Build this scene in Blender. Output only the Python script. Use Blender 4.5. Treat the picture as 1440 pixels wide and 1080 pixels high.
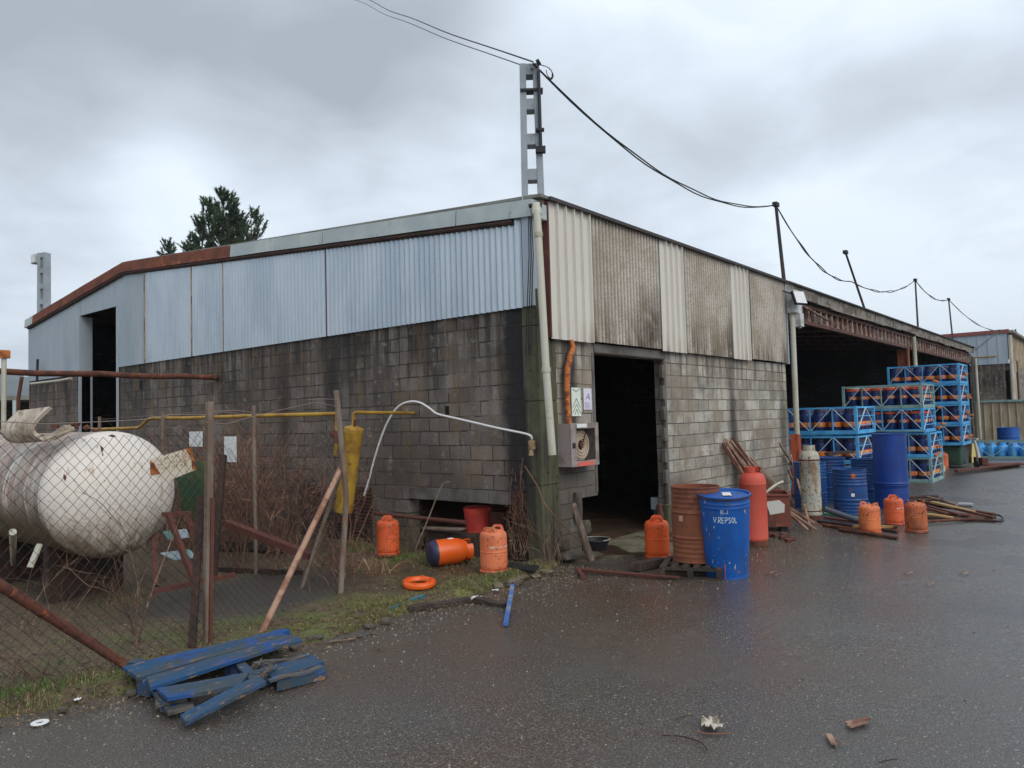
import bpy, math, random, bmesh
import numpy as np
from mathutils import Vector, Matrix, noise
random.seed(7)
for o in list(bpy.data.objects): bpy.data.objects.remove(o)
sc=bpy.context.scene; COL=sc.collection
rad=math.radians
# ---------------- camera ----------------
FX=1060.794; PCX,PCY=720.,540.
R=np.array([[0.6340306283142878,-0.772813120888026,-0.0276594024284462],
            [0.01894804176571435,0.051282352157693084,-0.9985044276669077],
            [0.7730757621815821,0.632558298135819,0.047157877251655086]])
CAM=np.array([-7.67,-5.84,1.85])
cd=bpy.data.cameras.new('camera'); cam=bpy.data.objects.new('camera',cd); COL.objects.link(cam)
cd.sensor_width=36; cd.sensor_fit='HORIZONTAL'; cd.lens=FX/1440*36; cd.clip_start=.05; cd.clip_end=6000
mw=Matrix.Identity(4)
for i in range(3):
    mw[i][0]=R[0][i]; mw[i][1]=-R[1][i]; mw[i][2]=-R[2][i]; mw[i][3]=CAM[i]
cam.matrix_world=mw; sc.camera=cam
# surveying helpers: where a sight line meets the ground, a wall plane, or a distance
def ray(px,py): return R.T@np.array([px-PCX,py-PCY,FX])
def G(px,py,z=0.): d=ray(px,py); return Vector(CAM+d*((z-CAM[2])/d[2]))
def WX(px,py,x=0.): d=ray(px,py); return Vector(CAM+d*((x-CAM[0])/d[0]))
def WY(px,py,y=0.): d=ray(px,py); return Vector(CAM+d*((y-CAM[1])/d[1]))
def DP(px,py,dep): return Vector(CAM+ray(px,py)*(dep/FX))
def dirv(px,py): return Vector(ray(px,py)).normalized()
# ---------------- world ----------------
w=bpy.data.worlds.new('World'); sc.world=w; w.use_nodes=True
nt=w.node_tree; N=nt.nodes; L=nt.links; N.clear()
out=N.new('ShaderNodeOutputWorld'); bg=N.new('ShaderNodeBackground'); L.new(bg.outputs[0],out.inputs[0])
def mth(op,a,b=None,c=None,clamp=False,T=None):
    n=(T or nt).nodes.new('ShaderNodeMath'); n.operation=op; n.use_clamp=clamp
    for i,v in enumerate((a,b,c)):
        if v is None: continue
        if isinstance(v,(int,float)): n.inputs[i].default_value=v
        else: (T or nt).links.new(v,n.inputs[i])
    return n.outputs[0]
tc=N.new('ShaderNodeTexCoord'); nrm=N.new('ShaderNodeVectorMath'); nrm.operation='NORMALIZE'
L.new(tc.outputs['Generated'],nrm.inputs[0]); D=nrm.outputs[0]
sep=N.new('ShaderNodeSeparateXYZ'); L.new(D,sep.inputs[0])
zz=mth('ADD',mth('MAXIMUM',sep.outputs[2],0.),.22)
pv=N.new('ShaderNodeCombineXYZ')
L.new(mth('DIVIDE',sep.outputs[0],zz),pv.inputs[0]); L.new(mth('DIVIDE',sep.outputs[1],zz),pv.inputs[1])
def wn(scale,det,rough,dist=0.):
    n=N.new('ShaderNodeTexNoise'); n.inputs['Scale'].default_value=scale; n.inputs['Detail'].default_value=det
    n.inputs['Roughness'].default_value=rough; n.inputs['Distortion'].default_value=dist
    L.new(pv.outputs[0],n.inputs['Vector']); return n.outputs[0]
val=mth('ADD',mth('MULTIPLY',mth('SUBTRACT',wn(1.2,4,.45,.4),.5),1.35),.56)
val=mth('ADD',val,mth('MULTIPLY',mth('SUBTRACT',wn(4.5,6,.55,.5),.5),.52))
SKYB=[(300,110,24,-.34),(80,30,14,-.16),(620,120,14,-.14),(430,190,9,-.12),(140,265,11,.34),(330,250,10,.46),(600,225,9,.40),(470,260,8,.15),(1000,60,20,.36),(930,280,11,-.26),(1180,255,13,-.28),(1400,210,12,-.24),
      (1060,400,11,.30),(1150,350,9,.26),(1300,345,12,.40),(1400,400,14,.34),(60,420,14,.10),(1440,20,12,.12),(10,180,9,-.10)]
for px,py,wd,a in SKYB:
    d=dirv(px,py); dn=N.new('ShaderNodeVectorMath'); dn.operation='DOT_PRODUCT'; L.new(D,dn.inputs[0]); dn.inputs[1].default_value=d
    mr=N.new('ShaderNodeMapRange'); mr.interpolation_type='SMOOTHSTEP'; mr.clamp=True
    L.new(dn.outputs['Value'],mr.inputs[0]); mr.inputs[1].default_value=math.cos(rad(wd)); mr.inputs[2].default_value=1.; mr.inputs[3].default_value=0; mr.inputs[4].default_value=a
    val=mth('ADD',val,mr.outputs[0])
cr=N.new('ShaderNodeValToRGB'); L.new(val,cr.inputs[0])
def s2l(c): return tuple((x/255/12.92 if x/255<=.04045 else ((x/255+.055)/1.055)**2.4) for x in c)+(1,)
e=cr.color_ramp.elements; e[0].position=0.; e[0].color=s2l((164,173,183)); e[1].position=1.; e[1].color=s2l((232,243,252))
for p,c in ((.25,(182,191,201)),(.5,(200,210,221)),(.75,(218,229,240))):
    q=e.new(p); q.color=s2l(c)
sky=N.new('ShaderNodeTexSky'); sky.sky_type='NISHITA'; sky.sun_disc=False; sky.sun_elevation=rad(38); sky.sun_rotation=rad(200)
sm=N.new('ShaderNodeVectorMath'); sm.operation='SCALE'; L.new(sky.outputs[0],sm.inputs[0]); sm.inputs['Scale'].default_value=.1
mx=N.new('ShaderNodeMix'); mx.data_type='RGBA'; mx.inputs[0].default_value=.95
L.new(sm.outputs[0],mx.inputs[6]); L.new(cr.outputs[0],mx.inputs[7]); L.new(mx.outputs[2],bg.inputs[0]); bg.inputs[1].default_value=1.1
sl=bpy.data.lights.new('sun','SUN'); sl.energy=1.25; sl.angle=rad(40); sl.color=(1,.96,.9)
so=bpy.data.objects.new('sun',sl); COL.objects.link(so)
az=rad(200); el=rad(38)   # towards the sun, behind the camera
sv=Vector((-.28*math.cos(el),-.96*math.cos(el),math.sin(el))); so.rotation_euler=sv.to_track_quat('Z','Y').to_euler()
sky.sun_rotation=math.atan2(sv.x,sv.y)
sc.view_settings.view_transform='Standard'; sc.view_settings.look='None'; sc.view_settings.exposure=0.13; sc.view_settings.gamma=1
# ---------------- mesh helpers ----------------
class MB:
    def __init__(s): s.v=[]; s.f=[]; s.pc=[]
    def add(s,vs,fs):
        b=len(s.v); s.pc.append((b,len(s.f))); s.v+= [tuple(v) for v in vs]; s.f+=[tuple(b+i for i in f) for f in fs]; return s
    def box(s,lo,hi,m=None):
        x0,y0,z0=lo;x1,y1,z1=hi
        vs=[Vector(p) for p in ((x0,y0,z0),(x1,y0,z0),(x1,y1,z0),(x0,y1,z0),(x0,y0,z1),(x1,y0,z1),(x1,y1,z1),(x0,y1,z1))]
        if m is not None: vs=[m@v for v in vs]
        return s.add(vs,[(0,3,2,1),(4,5,6,7),(0,1,5,4),(1,2,6,5),(2,3,7,6),(3,0,4,7)])
    def beam(s,a,b,w,h,up=Vector((0,0,1)),jit=0):
        a=Vector(a);b=Vector(b);d=(b-a).normalized()
        if abs(d.dot(up))>.98: up=Vector((1,0,0))
        r=d.cross(up).normalized();u=r.cross(d)
        vs=[]
        for p in (a,b):
            for sx,sz in ((-1,-1),(1,-1),(1,1),(-1,1)):
                vs.append(p+r*(sx*w/2)+u*(sz*h/2)+Vector((random.uniform(-jit,jit),random.uniform(-jit,jit),random.uniform(-jit,jit))))
        return s.add(vs,[(0,1,2,3),(7,6,5,4),(0,4,5,1),(1,5,6,2),(2,6,7,3),(3,7,4,0)])
    def tube(s,pts,r,n=8,cap=True,closed=False):
        pts=[Vector(p) for p in pts]; m=len(pts); rr=r if isinstance(r,(list,tuple)) else [r]*m
        vs=[];prev=None
        for i,p in enumerate(pts):
            if closed: t=pts[(i+1)%m]-pts[i-1]
            else: t=(pts[min(i+1,m-1)]-pts[max(i-1,0)])
            if t.length<1e-9: t=Vector((0,0,1))
            t.normalize()
            if prev is None: a=t.orthogonal().normalized()
            else:
                a=prev-t*prev.dot(t)
                if a.length<1e-6: a=t.orthogonal()
                a.normalize()
            prev=a; b=t.cross(a)
            for k in range(n):
                q=2*math.pi*k/n; vs.append(p+(a*math.cos(q)+b*math.sin(q))*rr[i])
        fs=[]
        for i in range(m if closed else m-1):
            j=(i+1)%m
            for k in range(n): fs.append((i*n+k,i*n+(k+1)%n,j*n+(k+1)%n,j*n+k))
        if cap and not closed: fs+= [tuple(range(n))[::-1],tuple((m-1)*n+k for k in range(n))]
        return s.add(vs,fs)
    def lathe(s,prof,n=32,m=None,a0=0.,a1=2*math.pi,dent=None):
        full=abs(a1-a0-2*math.pi)<1e-6; k=n if full else n+1; vs=[]
        for (r,z) in prof:
            for i in range(k):
                q=a0+(a1-a0)*i/n; rr=r*(dent(q,z) if dent else 1); v=Vector((rr*math.cos(q),rr*math.sin(q),z)); vs.append(m@v if m is not None else v)
        fs=[]
        for j in range(len(prof)-1):
            for i in range(n):
                i2=(i+1)%k; fs.append((j*k+i,j*k+i2,(j+1)*k+i2,(j+1)*k+i))
        return s.add(vs,fs)
    def poly(s,pts,ext):   # planar outline pushed along ext
        n=len(pts); pts=[Vector(p) for p in pts]; e=Vector(ext)
        return s.add(pts+[p+e for p in pts],[tuple(range(n))[::-1],tuple(range(n,2*n))]+[(i,(i+1)%n,n+(i+1)%n,n+i) for i in range(n)])
    def each(s,name,mat,parent=None,**k):   # one object for every piece added
        o=[]
        for i,(v0,f0) in enumerate(s.pc):
            v1,f1=s.pc[i+1] if i+1<len(s.pc) else (len(s.v),len(s.f))
            m=MB(); m.v=s.v[v0:v1]; m.f=[tuple(j-v0 for j in f) for f in s.f[f0:f1]]; o.append(m.build(name,mat,parent,**k))
        return o
    def build(s,name,mat,parent=None,smooth=None,bevel=0,loc=None,fix=False):
        me=bpy.data.meshes.new(name); me.from_pydata(s.v,[],s.f); me.materials.append(mat)
        if fix:
            bm=bmesh.new(); bm.from_mesh(me); bmesh.ops.recalc_face_normals(bm,faces=bm.faces); bm.to_mesh(me); bm.free()
        me.update()
        if smooth:
            me.shade_smooth(); me.set_sharp_from_angle(angle=rad(smooth))
        o=bpy.data.objects.new(name,me); COL.objects.link(o)
        if parent: o.parent=parent
        if loc is not None: o.location=loc
        if bevel:
            b=o.modifiers.new('bevel','BEVEL'); b.width=bevel; b.segments=2; b.limit_method='ANGLE'; b.angle_limit=rad(40)
        return o
def tag(o,label,cat=None,group=None,kind=None):
    if label: o['label']=label
    if cat: o['category']=cat
    if group: o['group']=group
    if kind: o['kind']=kind
    return o
def empty(name,loc,label,cat,group=None,rz=0.,rot=None):
    o=bpy.data.objects.new(name,None); COL.objects.link(o); o.location=loc; o.empty_display_size=.2
    o.rotation_euler=rot if rot else (0,0,rz)
    return tag(o,label,cat,group)
KIDS={}
def copy_tree(o,parent=None):
    c=o.copy(); COL.objects.link(c)
    if parent: c.parent=parent
    for ch in [x for x in ALLKIDS(o)]: copy_tree(ch,c)
    return c
def ALLKIDS(o): return list(o.children)
def smoothpts(P,k=4):
    P=[Vector(p) for p in P]; out=[]
    for i in range(len(P)-1):
        p0=P[max(i-1,0)];p1=P[i];p2=P[i+1];p3=P[min(i+2,len(P)-1)]
        for j in range(k):
            t=j/k; out.append(.5*((2*p1)+(p2-p0)*t+(2*p0-5*p1+4*p2-p3)*t*t+(3*p1-p0-3*p2+p3)*t**3))
    out.append(P[-1]); return out
def Rz(a): return Matrix.Rotation(a,4,'Z')
def T(x,y,z): return Matrix.Translation((x,y,z))
# ---------------- materials ----------------
ALB=1.38
def C(*c): return tuple(min(.82,v*ALB) for v in s2l(c)[:3])+(1,)
def mat(name,base,layers=(),rough=.6,metal=0.,bump=None,bump2=None,rnd=0.,coords='Object',spec=None,brick=None,extra=None):
    m=bpy.data.materials.new(name); m.use_nodes=True; t=m.node_tree; n=t.nodes; l=t.links
    bs=n['Principled BSDF']; tcn=n.new('ShaderNodeTexCoord'); co=tcn.outputs[coords]
    if rnd:
        oi=n.new('ShaderNodeObjectInfo'); va=n.new('ShaderNodeVectorMath'); va.operation='MULTIPLY_ADD'
        cb=n.new('ShaderNodeCombineXYZ')
        for i in range(3): l.new(oi.outputs['Random'],cb.inputs[i])
        l.new(cb.outputs[0],va.inputs[0]); va.inputs[1].default_value=(rnd*3,rnd*5,rnd*7); l.new(co,va.inputs[2]); co=va.outputs[0]
    def nz(scale,det=5,ro=.6,st=(1,1,1),dist=0.,off=0.):
        mp=n.new('ShaderNodeMapping'); mp.inputs['Scale'].default_value=st; mp.inputs['Location'].default_value=(off,off*1.7,off*.6); l.new(co,mp.inputs[0])
        q=n.new('ShaderNodeTexNoise'); q.inputs['Scale'].default_value=scale; q.inputs['Detail'].default_value=det; q.inputs['Roughness'].default_value=ro; q.inputs['Distortion'].default_value=dist
        l.new(mp.outputs[0],q.inputs['Vector']); return q.outputs[0]
    def mapr(v,a,b,c=0.,d=1.,sm=True):
        q=n.new('ShaderNodeMapRange'); q.interpolation_type='SMOOTHSTEP' if sm else 'LINEAR'; l.new(v,q.inputs[0])
        for i,x in enumerate((a,b,c,d)): q.inputs[1+i].default_value=x
        return q.outputs[0]
    def mix(f,a,b,mode='MIX'):
        q=n.new('ShaderNodeMix'); q.data_type='RGBA'; q.blend_type=mode
        if isinstance(f,float): q.inputs[0].default_value=f
        else: l.new(f,q.inputs[0])
        for i,x in ((6,a),(7,b)):
            if isinstance(x,tuple): q.inputs[i].default_value=x if len(x)==4 else x+(1,)
            else: l.new(x,q.inputs[i])
        return q.outputs[2]
    def fmix(f,a,b):
        q=n.new('ShaderNodeMix'); q.data_type='FLOAT'; l.new(f,q.inputs[0])
        for i,x in ((2,a),(3,b)):
            if isinstance(x,(int,float)): q.inputs[i].default_value=x
            else: l.new(x,q.inputs[i])
        return q.outputs[0]
    def mt(op,a,b=None,cl=False): return mth(op,a,b,clamp=cl,T=t)
    env=dict(n=n,l=l,t=t,co=co,nz=nz,mapr=mapr,mix=mix,fmix=fmix,mt=mt,tc=tcn,bs=bs)
    col=base if len(base)==4 else base+(1,); rv=rough; mv=metal; hts=[]
    if brick: col,h=brick(env); hts.append(h)
    for ly in layers:
        f=mapr(nz(ly.get('s',5),ly.get('det',5),ly.get('ro',.6),ly.get('st',(1,1,1)),ly.get('dist',0.),ly.get('off',0.)),*ly.get('t',(.5,.6)))
        if 'mask' in ly: f=mt('MULTIPLY',f,ly['mask'](env))
        if 'a' in ly: f=mt('MULTIPLY',f,ly['a'])
        if 'c' in ly: col=mix(f,col,ly['c'],ly.get('mode','MIX'))
        if 'r' in ly: rv=fmix(f,rv,ly['r'])
        if 'm' in ly: mv=fmix(f,mv,ly['m'])
        if 'h' in ly: hts.append((mt('MULTIPLY',f,ly['h'])))
    if isinstance(col,tuple): bs.inputs['Base Color'].default_value=col
    else: l.new(col,bs.inputs['Base Color'])
    for v,k in ((rv,'Roughness'),(mv,'Metallic')):
        if isinstance(v,(int,float)): bs.inputs[k].default_value=v
        else: l.new(v,bs.inputs[k])
    if spec is not None: bs.inputs['Specular IOR Level'].default_value=spec
    h=None
    for b in (bump,bump2):
        if b: hts.append(mt('MULTIPLY',nz(b[0],b[2] if len(b)>2 else 4,.6,b[3] if len(b)>3 else (1,1,1)),b[1]))
    for x in hts: h=x if h is None else mt('ADD',h,x)
    if h is not None:
        bp=n.new('ShaderNodeBump'); bp.inputs['Strength'].default_value=1.; bp.inputs['Distance'].default_value=1.; l.new(h,bp.inputs['Height']); l.new(bp.outputs[0],bs.inputs['Normal'])
    if extra: extra(env)
    return m
def zmask(a,b,axis=2):
    def f(E):
        s=E['n'].new('ShaderNodeSeparateXYZ'); E['l'].new(E['tc'].outputs['Object'],s.inputs[0]); return E['mapr'](s.outputs[axis],a,b)
    return f
def ridges(pitch,u0,axis=0,lo=-.2,hi=.9):   # corrugation shade painted into the colour: dark valleys, lighter ridges
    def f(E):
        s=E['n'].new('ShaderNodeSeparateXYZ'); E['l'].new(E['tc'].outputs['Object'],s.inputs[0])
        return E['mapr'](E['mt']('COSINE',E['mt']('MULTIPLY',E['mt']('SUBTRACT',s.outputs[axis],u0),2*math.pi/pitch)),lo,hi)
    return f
def sph(c,r0,r1,sc=(1,1,1)):   # stain of its own place: 1 inside, 0 outside
    def f(E):
        n=E['n']; v=n.new('ShaderNodeVectorMath'); v.operation='SUBTRACT'; E['l'].new(E['tc'].outputs['Object'],v.inputs[0]); v.inputs[1].default_value=c
        u=n.new('ShaderNodeVectorMath'); u.operation='MULTIPLY'; E['l'].new(v.outputs[0],u.inputs[0]); u.inputs[1].default_value=sc
        g=n.new('ShaderNodeVectorMath'); g.operation='LENGTH'; E['l'].new(u.outputs[0],g.inputs[0])
        d=E['mt']('ADD',g.outputs['Value'],E['mt']('MULTIPLY',E['mt']('SUBTRACT',E['nz'](3.,4),.5),r1*.7))
        return E['mapr'](d,r0,r1,1.,0.)
    return f
def both(f,g): return lambda E: E['mt']('MULTIPLY',f(E),g(E))
def blocks(axis,c1,c2,mort,bw=.4,rh=.2,ms=.007,dep=.008,off=0.):
    def f(E):
        n=E['n'];l=E['l']; s=n.new('ShaderNodeSeparateXYZ'); l.new(E['tc'].outputs['Object'],s.inputs[0])
        cb=n.new('ShaderNodeCombineXYZ')
        wob=E['mt']('MULTIPLY',E['mt']('SUBTRACT',E['nz'](6,3),.5),.022)
        l.new(E['mt']('ADD',E['mt']('ADD',s.outputs[axis],wob),off),cb.inputs[0]); l.new(E['mt']('ADD',E['mt']('ADD',s.outputs[2],E['mt']('MULTIPLY',E['mt']('SUBTRACT',E['nz'](3.3,3,.6,(1,1,1),0,4.),.5),.03)),10.09),cb.inputs[1])
        b=n.new('ShaderNodeTexBrick'); l.new(cb.outputs[0],b.inputs['Vector'])
        for k,v in (('Scale',1.),('Mortar Size',ms),('Mortar Smooth',.35),('Bias',0.),('Brick Width',bw),('Row Height',rh)): b.inputs[k].default_value=v
        b.inputs['Color1'].default_value=c1; b.inputs['Color2'].default_value=c2
        b.inputs['Mortar'].default_value=mort
        # some joints are open and dark, some pointed and pale
        h=E['mt']('MULTIPLY',E['mt']('SUBTRACT',1.,b.outputs['Fac']),dep)
        jt=E['mix'](E['mapr'](E['nz'](1.7,4,.6,(1,1,1),0,9.),.5,.62),b.outputs['Color'],E['mix'](E['mt']('MULTIPLY',b.outputs['Fac'],.55),b.outputs['Color'],C(150,142,132)))
        return jt,h
    return f
RUST=dict(s=4,t=(.5,.64),c=C(92,48,30),r=.85,m=0.)
# ---------------- material library ----------------
DK=C(38,33,29)
m_blockL=mat('block_brown',(.1,.1,.1),brick=blocks(1,C(116,107,100),C(90,82,76),C(40,35,31),ms=.010,dep=.012),rough=.9,bump=(60,.0018,3),bump2=(9,.006,4),layers=[
  dict(s=1.3,t=(.42,.7),c=C(78,68,58),a=.7,det=6),
  dict(s=.8,st=(1,1.4,.4),t=(.50,.58),c=C(34,32,31),a=.7,det=7,off=2.,mask=zmask(1.2,2.8)),dict(s=2.2,st=(1,2.6,.16),t=(.46,.60),c=C(48,42,37),a=.65,mask=zmask(1.4,3.1)),dict(s=.55,t=(.48,.64),c=C(64,57,52),a=.6,det=8,ro=.65),dict(s=24,t=(.56,.68),c=C(58,52,47),a=.6,det=4),
  dict(s=4.5,st=(1,2.,.12),t=(.44,.58),c=C(34,30,27),a=.85,mask=zmask(2.3,3.3)),
  dict(s=5,t=(.56,.68),c=C(146,138,126),a=.5,det=9,ro=.7),
  dict(s=3,t=(.5,.65),c=C(112,90,60),a=.35,st=(1,1,.4)),
  dict(s=2.6,t=(.45,.6),c=C(66,74,44),a=.45,mask=zmask(.9,.0)),
  dict(s=4,t=(.1,.3),c=C(28,27,27),a=.93,mask=sph((0,.34,1.2),.2,.55,(1,1.5,.10))),
  dict(s=5,t=(.2,.45),c=C(44,39,36),a=.8,mask=sph((0,4.25,3.0),.12,.5,(1,1.3,.32))),
  dict(s=14,t=(.35,.6),c=C(34,31,29),a=.5,mask=sph((0,4.3,2.6),.1,.35,(1,1.5,.7))),
  dict(s=3,t=(.2,.45),c=C(52,42,34),a=.7,mask=sph((0,5.6,2.4),.1,.5,(1,1.8,.22)))])
m_blockR=mat('block_grey',(.1,.1,.1),brick=blocks(0,C(176,171,160),C(132,127,117),C(70,65,60),ms=.009,dep=.012),rough=.9,bump=(60,.0018,3),bump2=(9,.006,4),layers=[
  dict(s=1.6,t=(.4,.7),c=C(112,106,98),a=.6,det=6),
  dict(s=3.4,st=(2.4,1,.14),t=(.45,.58),c=C(56,50,45),a=.8,mask=zmask(1.9,2.95)),dict(s=.9,t=(.5,.62),c=C(92,86,80),a=.7,det=8,ro=.65),dict(s=24,t=(.56,.68),c=C(96,90,82),a=.55,det=4),
  dict(s=5,t=(.58,.7),c=C(186,178,166),a=.4,det=8),dict(s=1.1,t=(.45,.62),c=C(120,108,94),a=.7,det=7),dict(s=13,t=(.56,.68),c=C(92,84,76),a=.5,det=6),
  dict(s=3,t=(.5,.65),c=C(150,128,96),a=.22),
  dict(s=4,t=(.1,.35),c=C(40,37,34),a=.85,mask=sph((6.05,0,1.4),.08,.42,(1.5,1,.17))),
  dict(s=4,t=(.1,.35),c=C(58,54,50),a=.7,mask=sph((8.7,0,1.2),.1,.4,(1.4,1,.2))),
  dict(s=4,t=(.1,.3),c=C(36,36,38),a=.93,mask=sph((.68,0,2.1),.14,.34,(1.3,1,.3))),
  dict(s=4,t=(.1,.4),c=C(60,54,49),a=.8,mask=sph((.8,0,.6),.3,1.1,(.7,1,.6))),
  dict(s=4,t=(.3,.55),c=C(84,78,72),a=.6,mask=sph((3.6,0,.3),.2,.9))])
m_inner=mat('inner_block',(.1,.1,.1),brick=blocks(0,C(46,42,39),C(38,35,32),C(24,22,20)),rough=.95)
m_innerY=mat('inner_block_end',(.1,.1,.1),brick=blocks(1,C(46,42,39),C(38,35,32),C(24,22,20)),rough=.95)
m_lintel=mat('lintel_concrete',C(96,92,88),rough=.9,bump=(40,.002),layers=[dict(s=3,t=(.4,.7),c=C(70,64,58)),dict(s=12,t=(.6,.7),c=C(120,114,106),a=.5)])
m_moss=mat('mossy_concrete',C(74,71,58),rough=.95,bump=(30,.003),bump2=(5,.01),layers=[dict(s=1.8,t=(.35,.65),c=C(72,74,48),a=.7,st=(1,1,.5)),dict(s=5,t=(.5,.66),c=C(90,90,64),a=.5),dict(s=2.5,t=(.45,.62),c=C(38,38,34),a=.85,st=(3,3,.3)),dict(s=16,t=(.62,.7),c=C(24,24,22))])
m_galv=mat('galvanised_sheet',C(172,180,186),rough=.36,metal=.55,bump=(3,.004,3,(1,1,.4)),layers=[dict(s=1.2,t=(.38,.66),c=C(148,158,168),a=.8,st=(1,1,.35)),dict(s=40,t=(.5,.62),c=C(176,188,196),a=.35),dict(s=5,t=(.66,.74),c=C(196,201,204),a=.5,st=(1,3,.15)),dict(s=14,t=(.6,.72),c=C(110,112,112),a=.4,st=(1,3,.08),mask=zmask(4.4,3.4))])
m_galv2=mat('galvanised_sheet_dull',C(152,161,168),rough=.6,metal=.25,bump=(3,.004,3,(1,1,.4)),layers=[dict(s=1.1,t=(.38,.66),c=C(136,147,154),a=.8,st=(1,1,.3)),dict(s=6,t=(.6,.7),c=C(180,184,182),a=.5,st=(1,3,.12)),dict(s=9,t=(.62,.74),c=C(126,122,112),a=.5,st=(1,2,.1))])
m_white=mat('white_cladding',C(190,186,177),rough=.55,bump=(4,.003),layers=[dict(s=1.6,t=(.4,.7),c=C(184,178,168),a=.6,st=(1,1,.4)),dict(s=60,t=(.68,.72),c=C(110,96,84),a=.6),dict(s=6,t=(.55,.7),c=C(176,172,160),a=.45,st=(2,1,.1)),dict(s=5,t=(.5,.66),c=C(150,138,120),a=.5,st=(2,1,.2),mask=zmask(3.3,2.9))])
m_fibro=mat('fibre_cement',C(182,175,164),rough=.95,bump=(50,.002),layers=[dict(s=34,t=(.48,.62),c=C(118,106,96),a=.55,det=6),dict(s=52,t=(.60,.68),c=C(186,184,176),a=.6,det=5),dict(s=1.6,t=(.4,.65),c=C(128,116,98),a=.55),
  dict(s=.1,t=(-2,-1),c=C(122,114,104),a=.6,mask=lambda E:E['mt']('SUBTRACT',1.,ridges(.092,0.)(E))),dict(s=2.6,t=(.4,.62),c=C(74,58,44),a=.75,st=(2.2,1,.3),mask=zmask(3.75,2.85)),dict(s=2.2,t=(.3,.5),c=C(52,42,32),a=.75,mask=sph((2.9,0,3.0),.1,.75,(1,1,.7))),dict(s=9,t=(.4,.6),c=C(126,112,58),a=.7,mask=sph((5.35,0,3.8),.02,.2,(2.4,1,.06))),dict(s=9,t=(.4,.6),c=C(126,118,74),a=.6,mask=sph((7.05,0,3.8),.02,.2,(2.4,1,.06))),dict(s=3,t=(.2,.4),c=C(60,52,42),a=.8,mask=sph((6.02,0,3.0),.1,.5,(1.2,1,.5)))])  # the valley layer is groove shade put into the sheet colour
m_trim=mat('trim_paint',C(150,160,160),rough=.6,layers=[dict(s=1.4,t=(.4,.7),c=C(172,178,174)),dict(s=8,t=(.6,.72),c=C(108,112,108),a=.6,st=(1,1,.3)),dict(s=12,t=(.66,.74),c=C(110,70,50),a=.6)])
m_rusttrim=mat('rusty_trim',C(112,62,44),rough=.9,bump=(30,.002),layers=[dict(s=2.2,t=(.4,.65),c=C(86,50,40)),dict(s=6,t=(.55,.68),c=C(150,84,46),a=.8),dict(s=9,t=(.66,.72),c=C(166,150,130),a=.7),dict(s=3,t=(.6,.7),c=C(58,36,30),a=.8)])
m_rust=mat('rust',C(92,54,40),rough=.9,bump=(40,.002),rnd=1,layers=[dict(s=5,t=(.42,.62),c=C(66,40,32)),dict(s=9,t=(.56,.66),c=C(138,78,44),a=.8),dict(s=16,t=(.62,.7),c=C(44,32,28))])
m_rustred=mat('red_rust',C(84,47,38),rough=.75,bump=(40,.0015),rnd=1,layers=[dict(s=5,t=(.45,.62),c=C(78,40,32)),dict(s=12,t=(.6,.7),c=C(116,64,46),a=.7)])
m_rustdark=mat('dark_rust',C(58,40,33),rough=.9,bump=(40,.002),rnd=1,layers=[dict(s=5,t=(.45,.62),c=C(40,32,28)),dict(s=10,t=(.58,.68),c=C(96,58,38),a=.8)])
m_rustorange=mat('orange_rust',C(168,98,50),rough=.85,bump=(60,.004),rnd=1,layers=[dict(s=9,t=(.45,.6),c=C(112,60,36)),dict(s=22,t=(.55,.65),c=C(196,140,86),a=.7),dict(s=30,t=(.62,.68),c=C(60,44,36))])
m_pole=mat('pole_concrete',C(140,147,152),rough=.85,bump=(40,.001),layers=[dict(s=2,t=(.4,.7),c=C(120,127,132)),dict(s=8,t=(.6,.7),c=C(98,100,100),a=.6,st=(1,1,.3))])
m_pipew=mat('white_pvc',C(172,168,154),rough=.45,rnd=1,layers=[dict(s=2.5,t=(.42,.66),c=C(152,148,130),st=(1,1,.4)),dict(s=7,t=(.6,.7),c=C(150,140,112),a=.7),dict(s=12,t=(.66,.72),c=C(140,92,60),a=.6)])
m_black=mat('black_rubber',C(26,26,28),rough=.6)
m_roof=mat('roof_sheet',C(120,118,112),rough=.9,layers=[dict(s=1,t=(.4,.7),c=C(90,86,80))])
m_steelp=mat('mast_steel',C(52,50,50),rough=.7,layers=[dict(s=12,t=(.55,.65),c=C(84,56,44))])
m_flash=mat('weathered_flashing',C(118,112,104),rough=.9,bump=(30,.002),rnd=1,layers=[dict(s=2.5,t=(.42,.62),c=C(84,76,68),st=(.6,1,2)),dict(s=7,t=(.55,.65),c=C(152,146,138),a=.7),dict(s=3,t=(.58,.68),c=C(94,58,44),a=.8)])
m_truss=mat('truss_primer',C(108,90,82),rough=.85,layers=[dict(s=3,t=(.45,.6),c=C(98,60,50)),dict(s=8,t=(.5,.64),c=C(146,134,122),a=.8)])
m_trussred=mat('truss_red',C(84,54,46),rough=.85,layers=[dict(s=4,t=(.45,.62),c=C(58,42,38)),dict(s=9,t=(.6,.7),c=C(150,104,84),a=.7)])
m_post=mat('rusty_column',C(128,76,50),rough=.85,layers=[dict(s=3,t=(.42,.6),c=C(112,62,42),st=(2,2,.5)),dict(s=9,t=(.58,.68),c=C(170,118,84),a=.7)])
m_brick=mat('red_brick_rows',(.1,.1,.1),brick=blocks(1,C(92,56,44),C(70,44,36),C(30,24,22),.24,.055,.012,.02),rough=.95,bump=(50,.003),layers=[dict(s=3,t=(.5,.6),c=C(48,38,32))])
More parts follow.
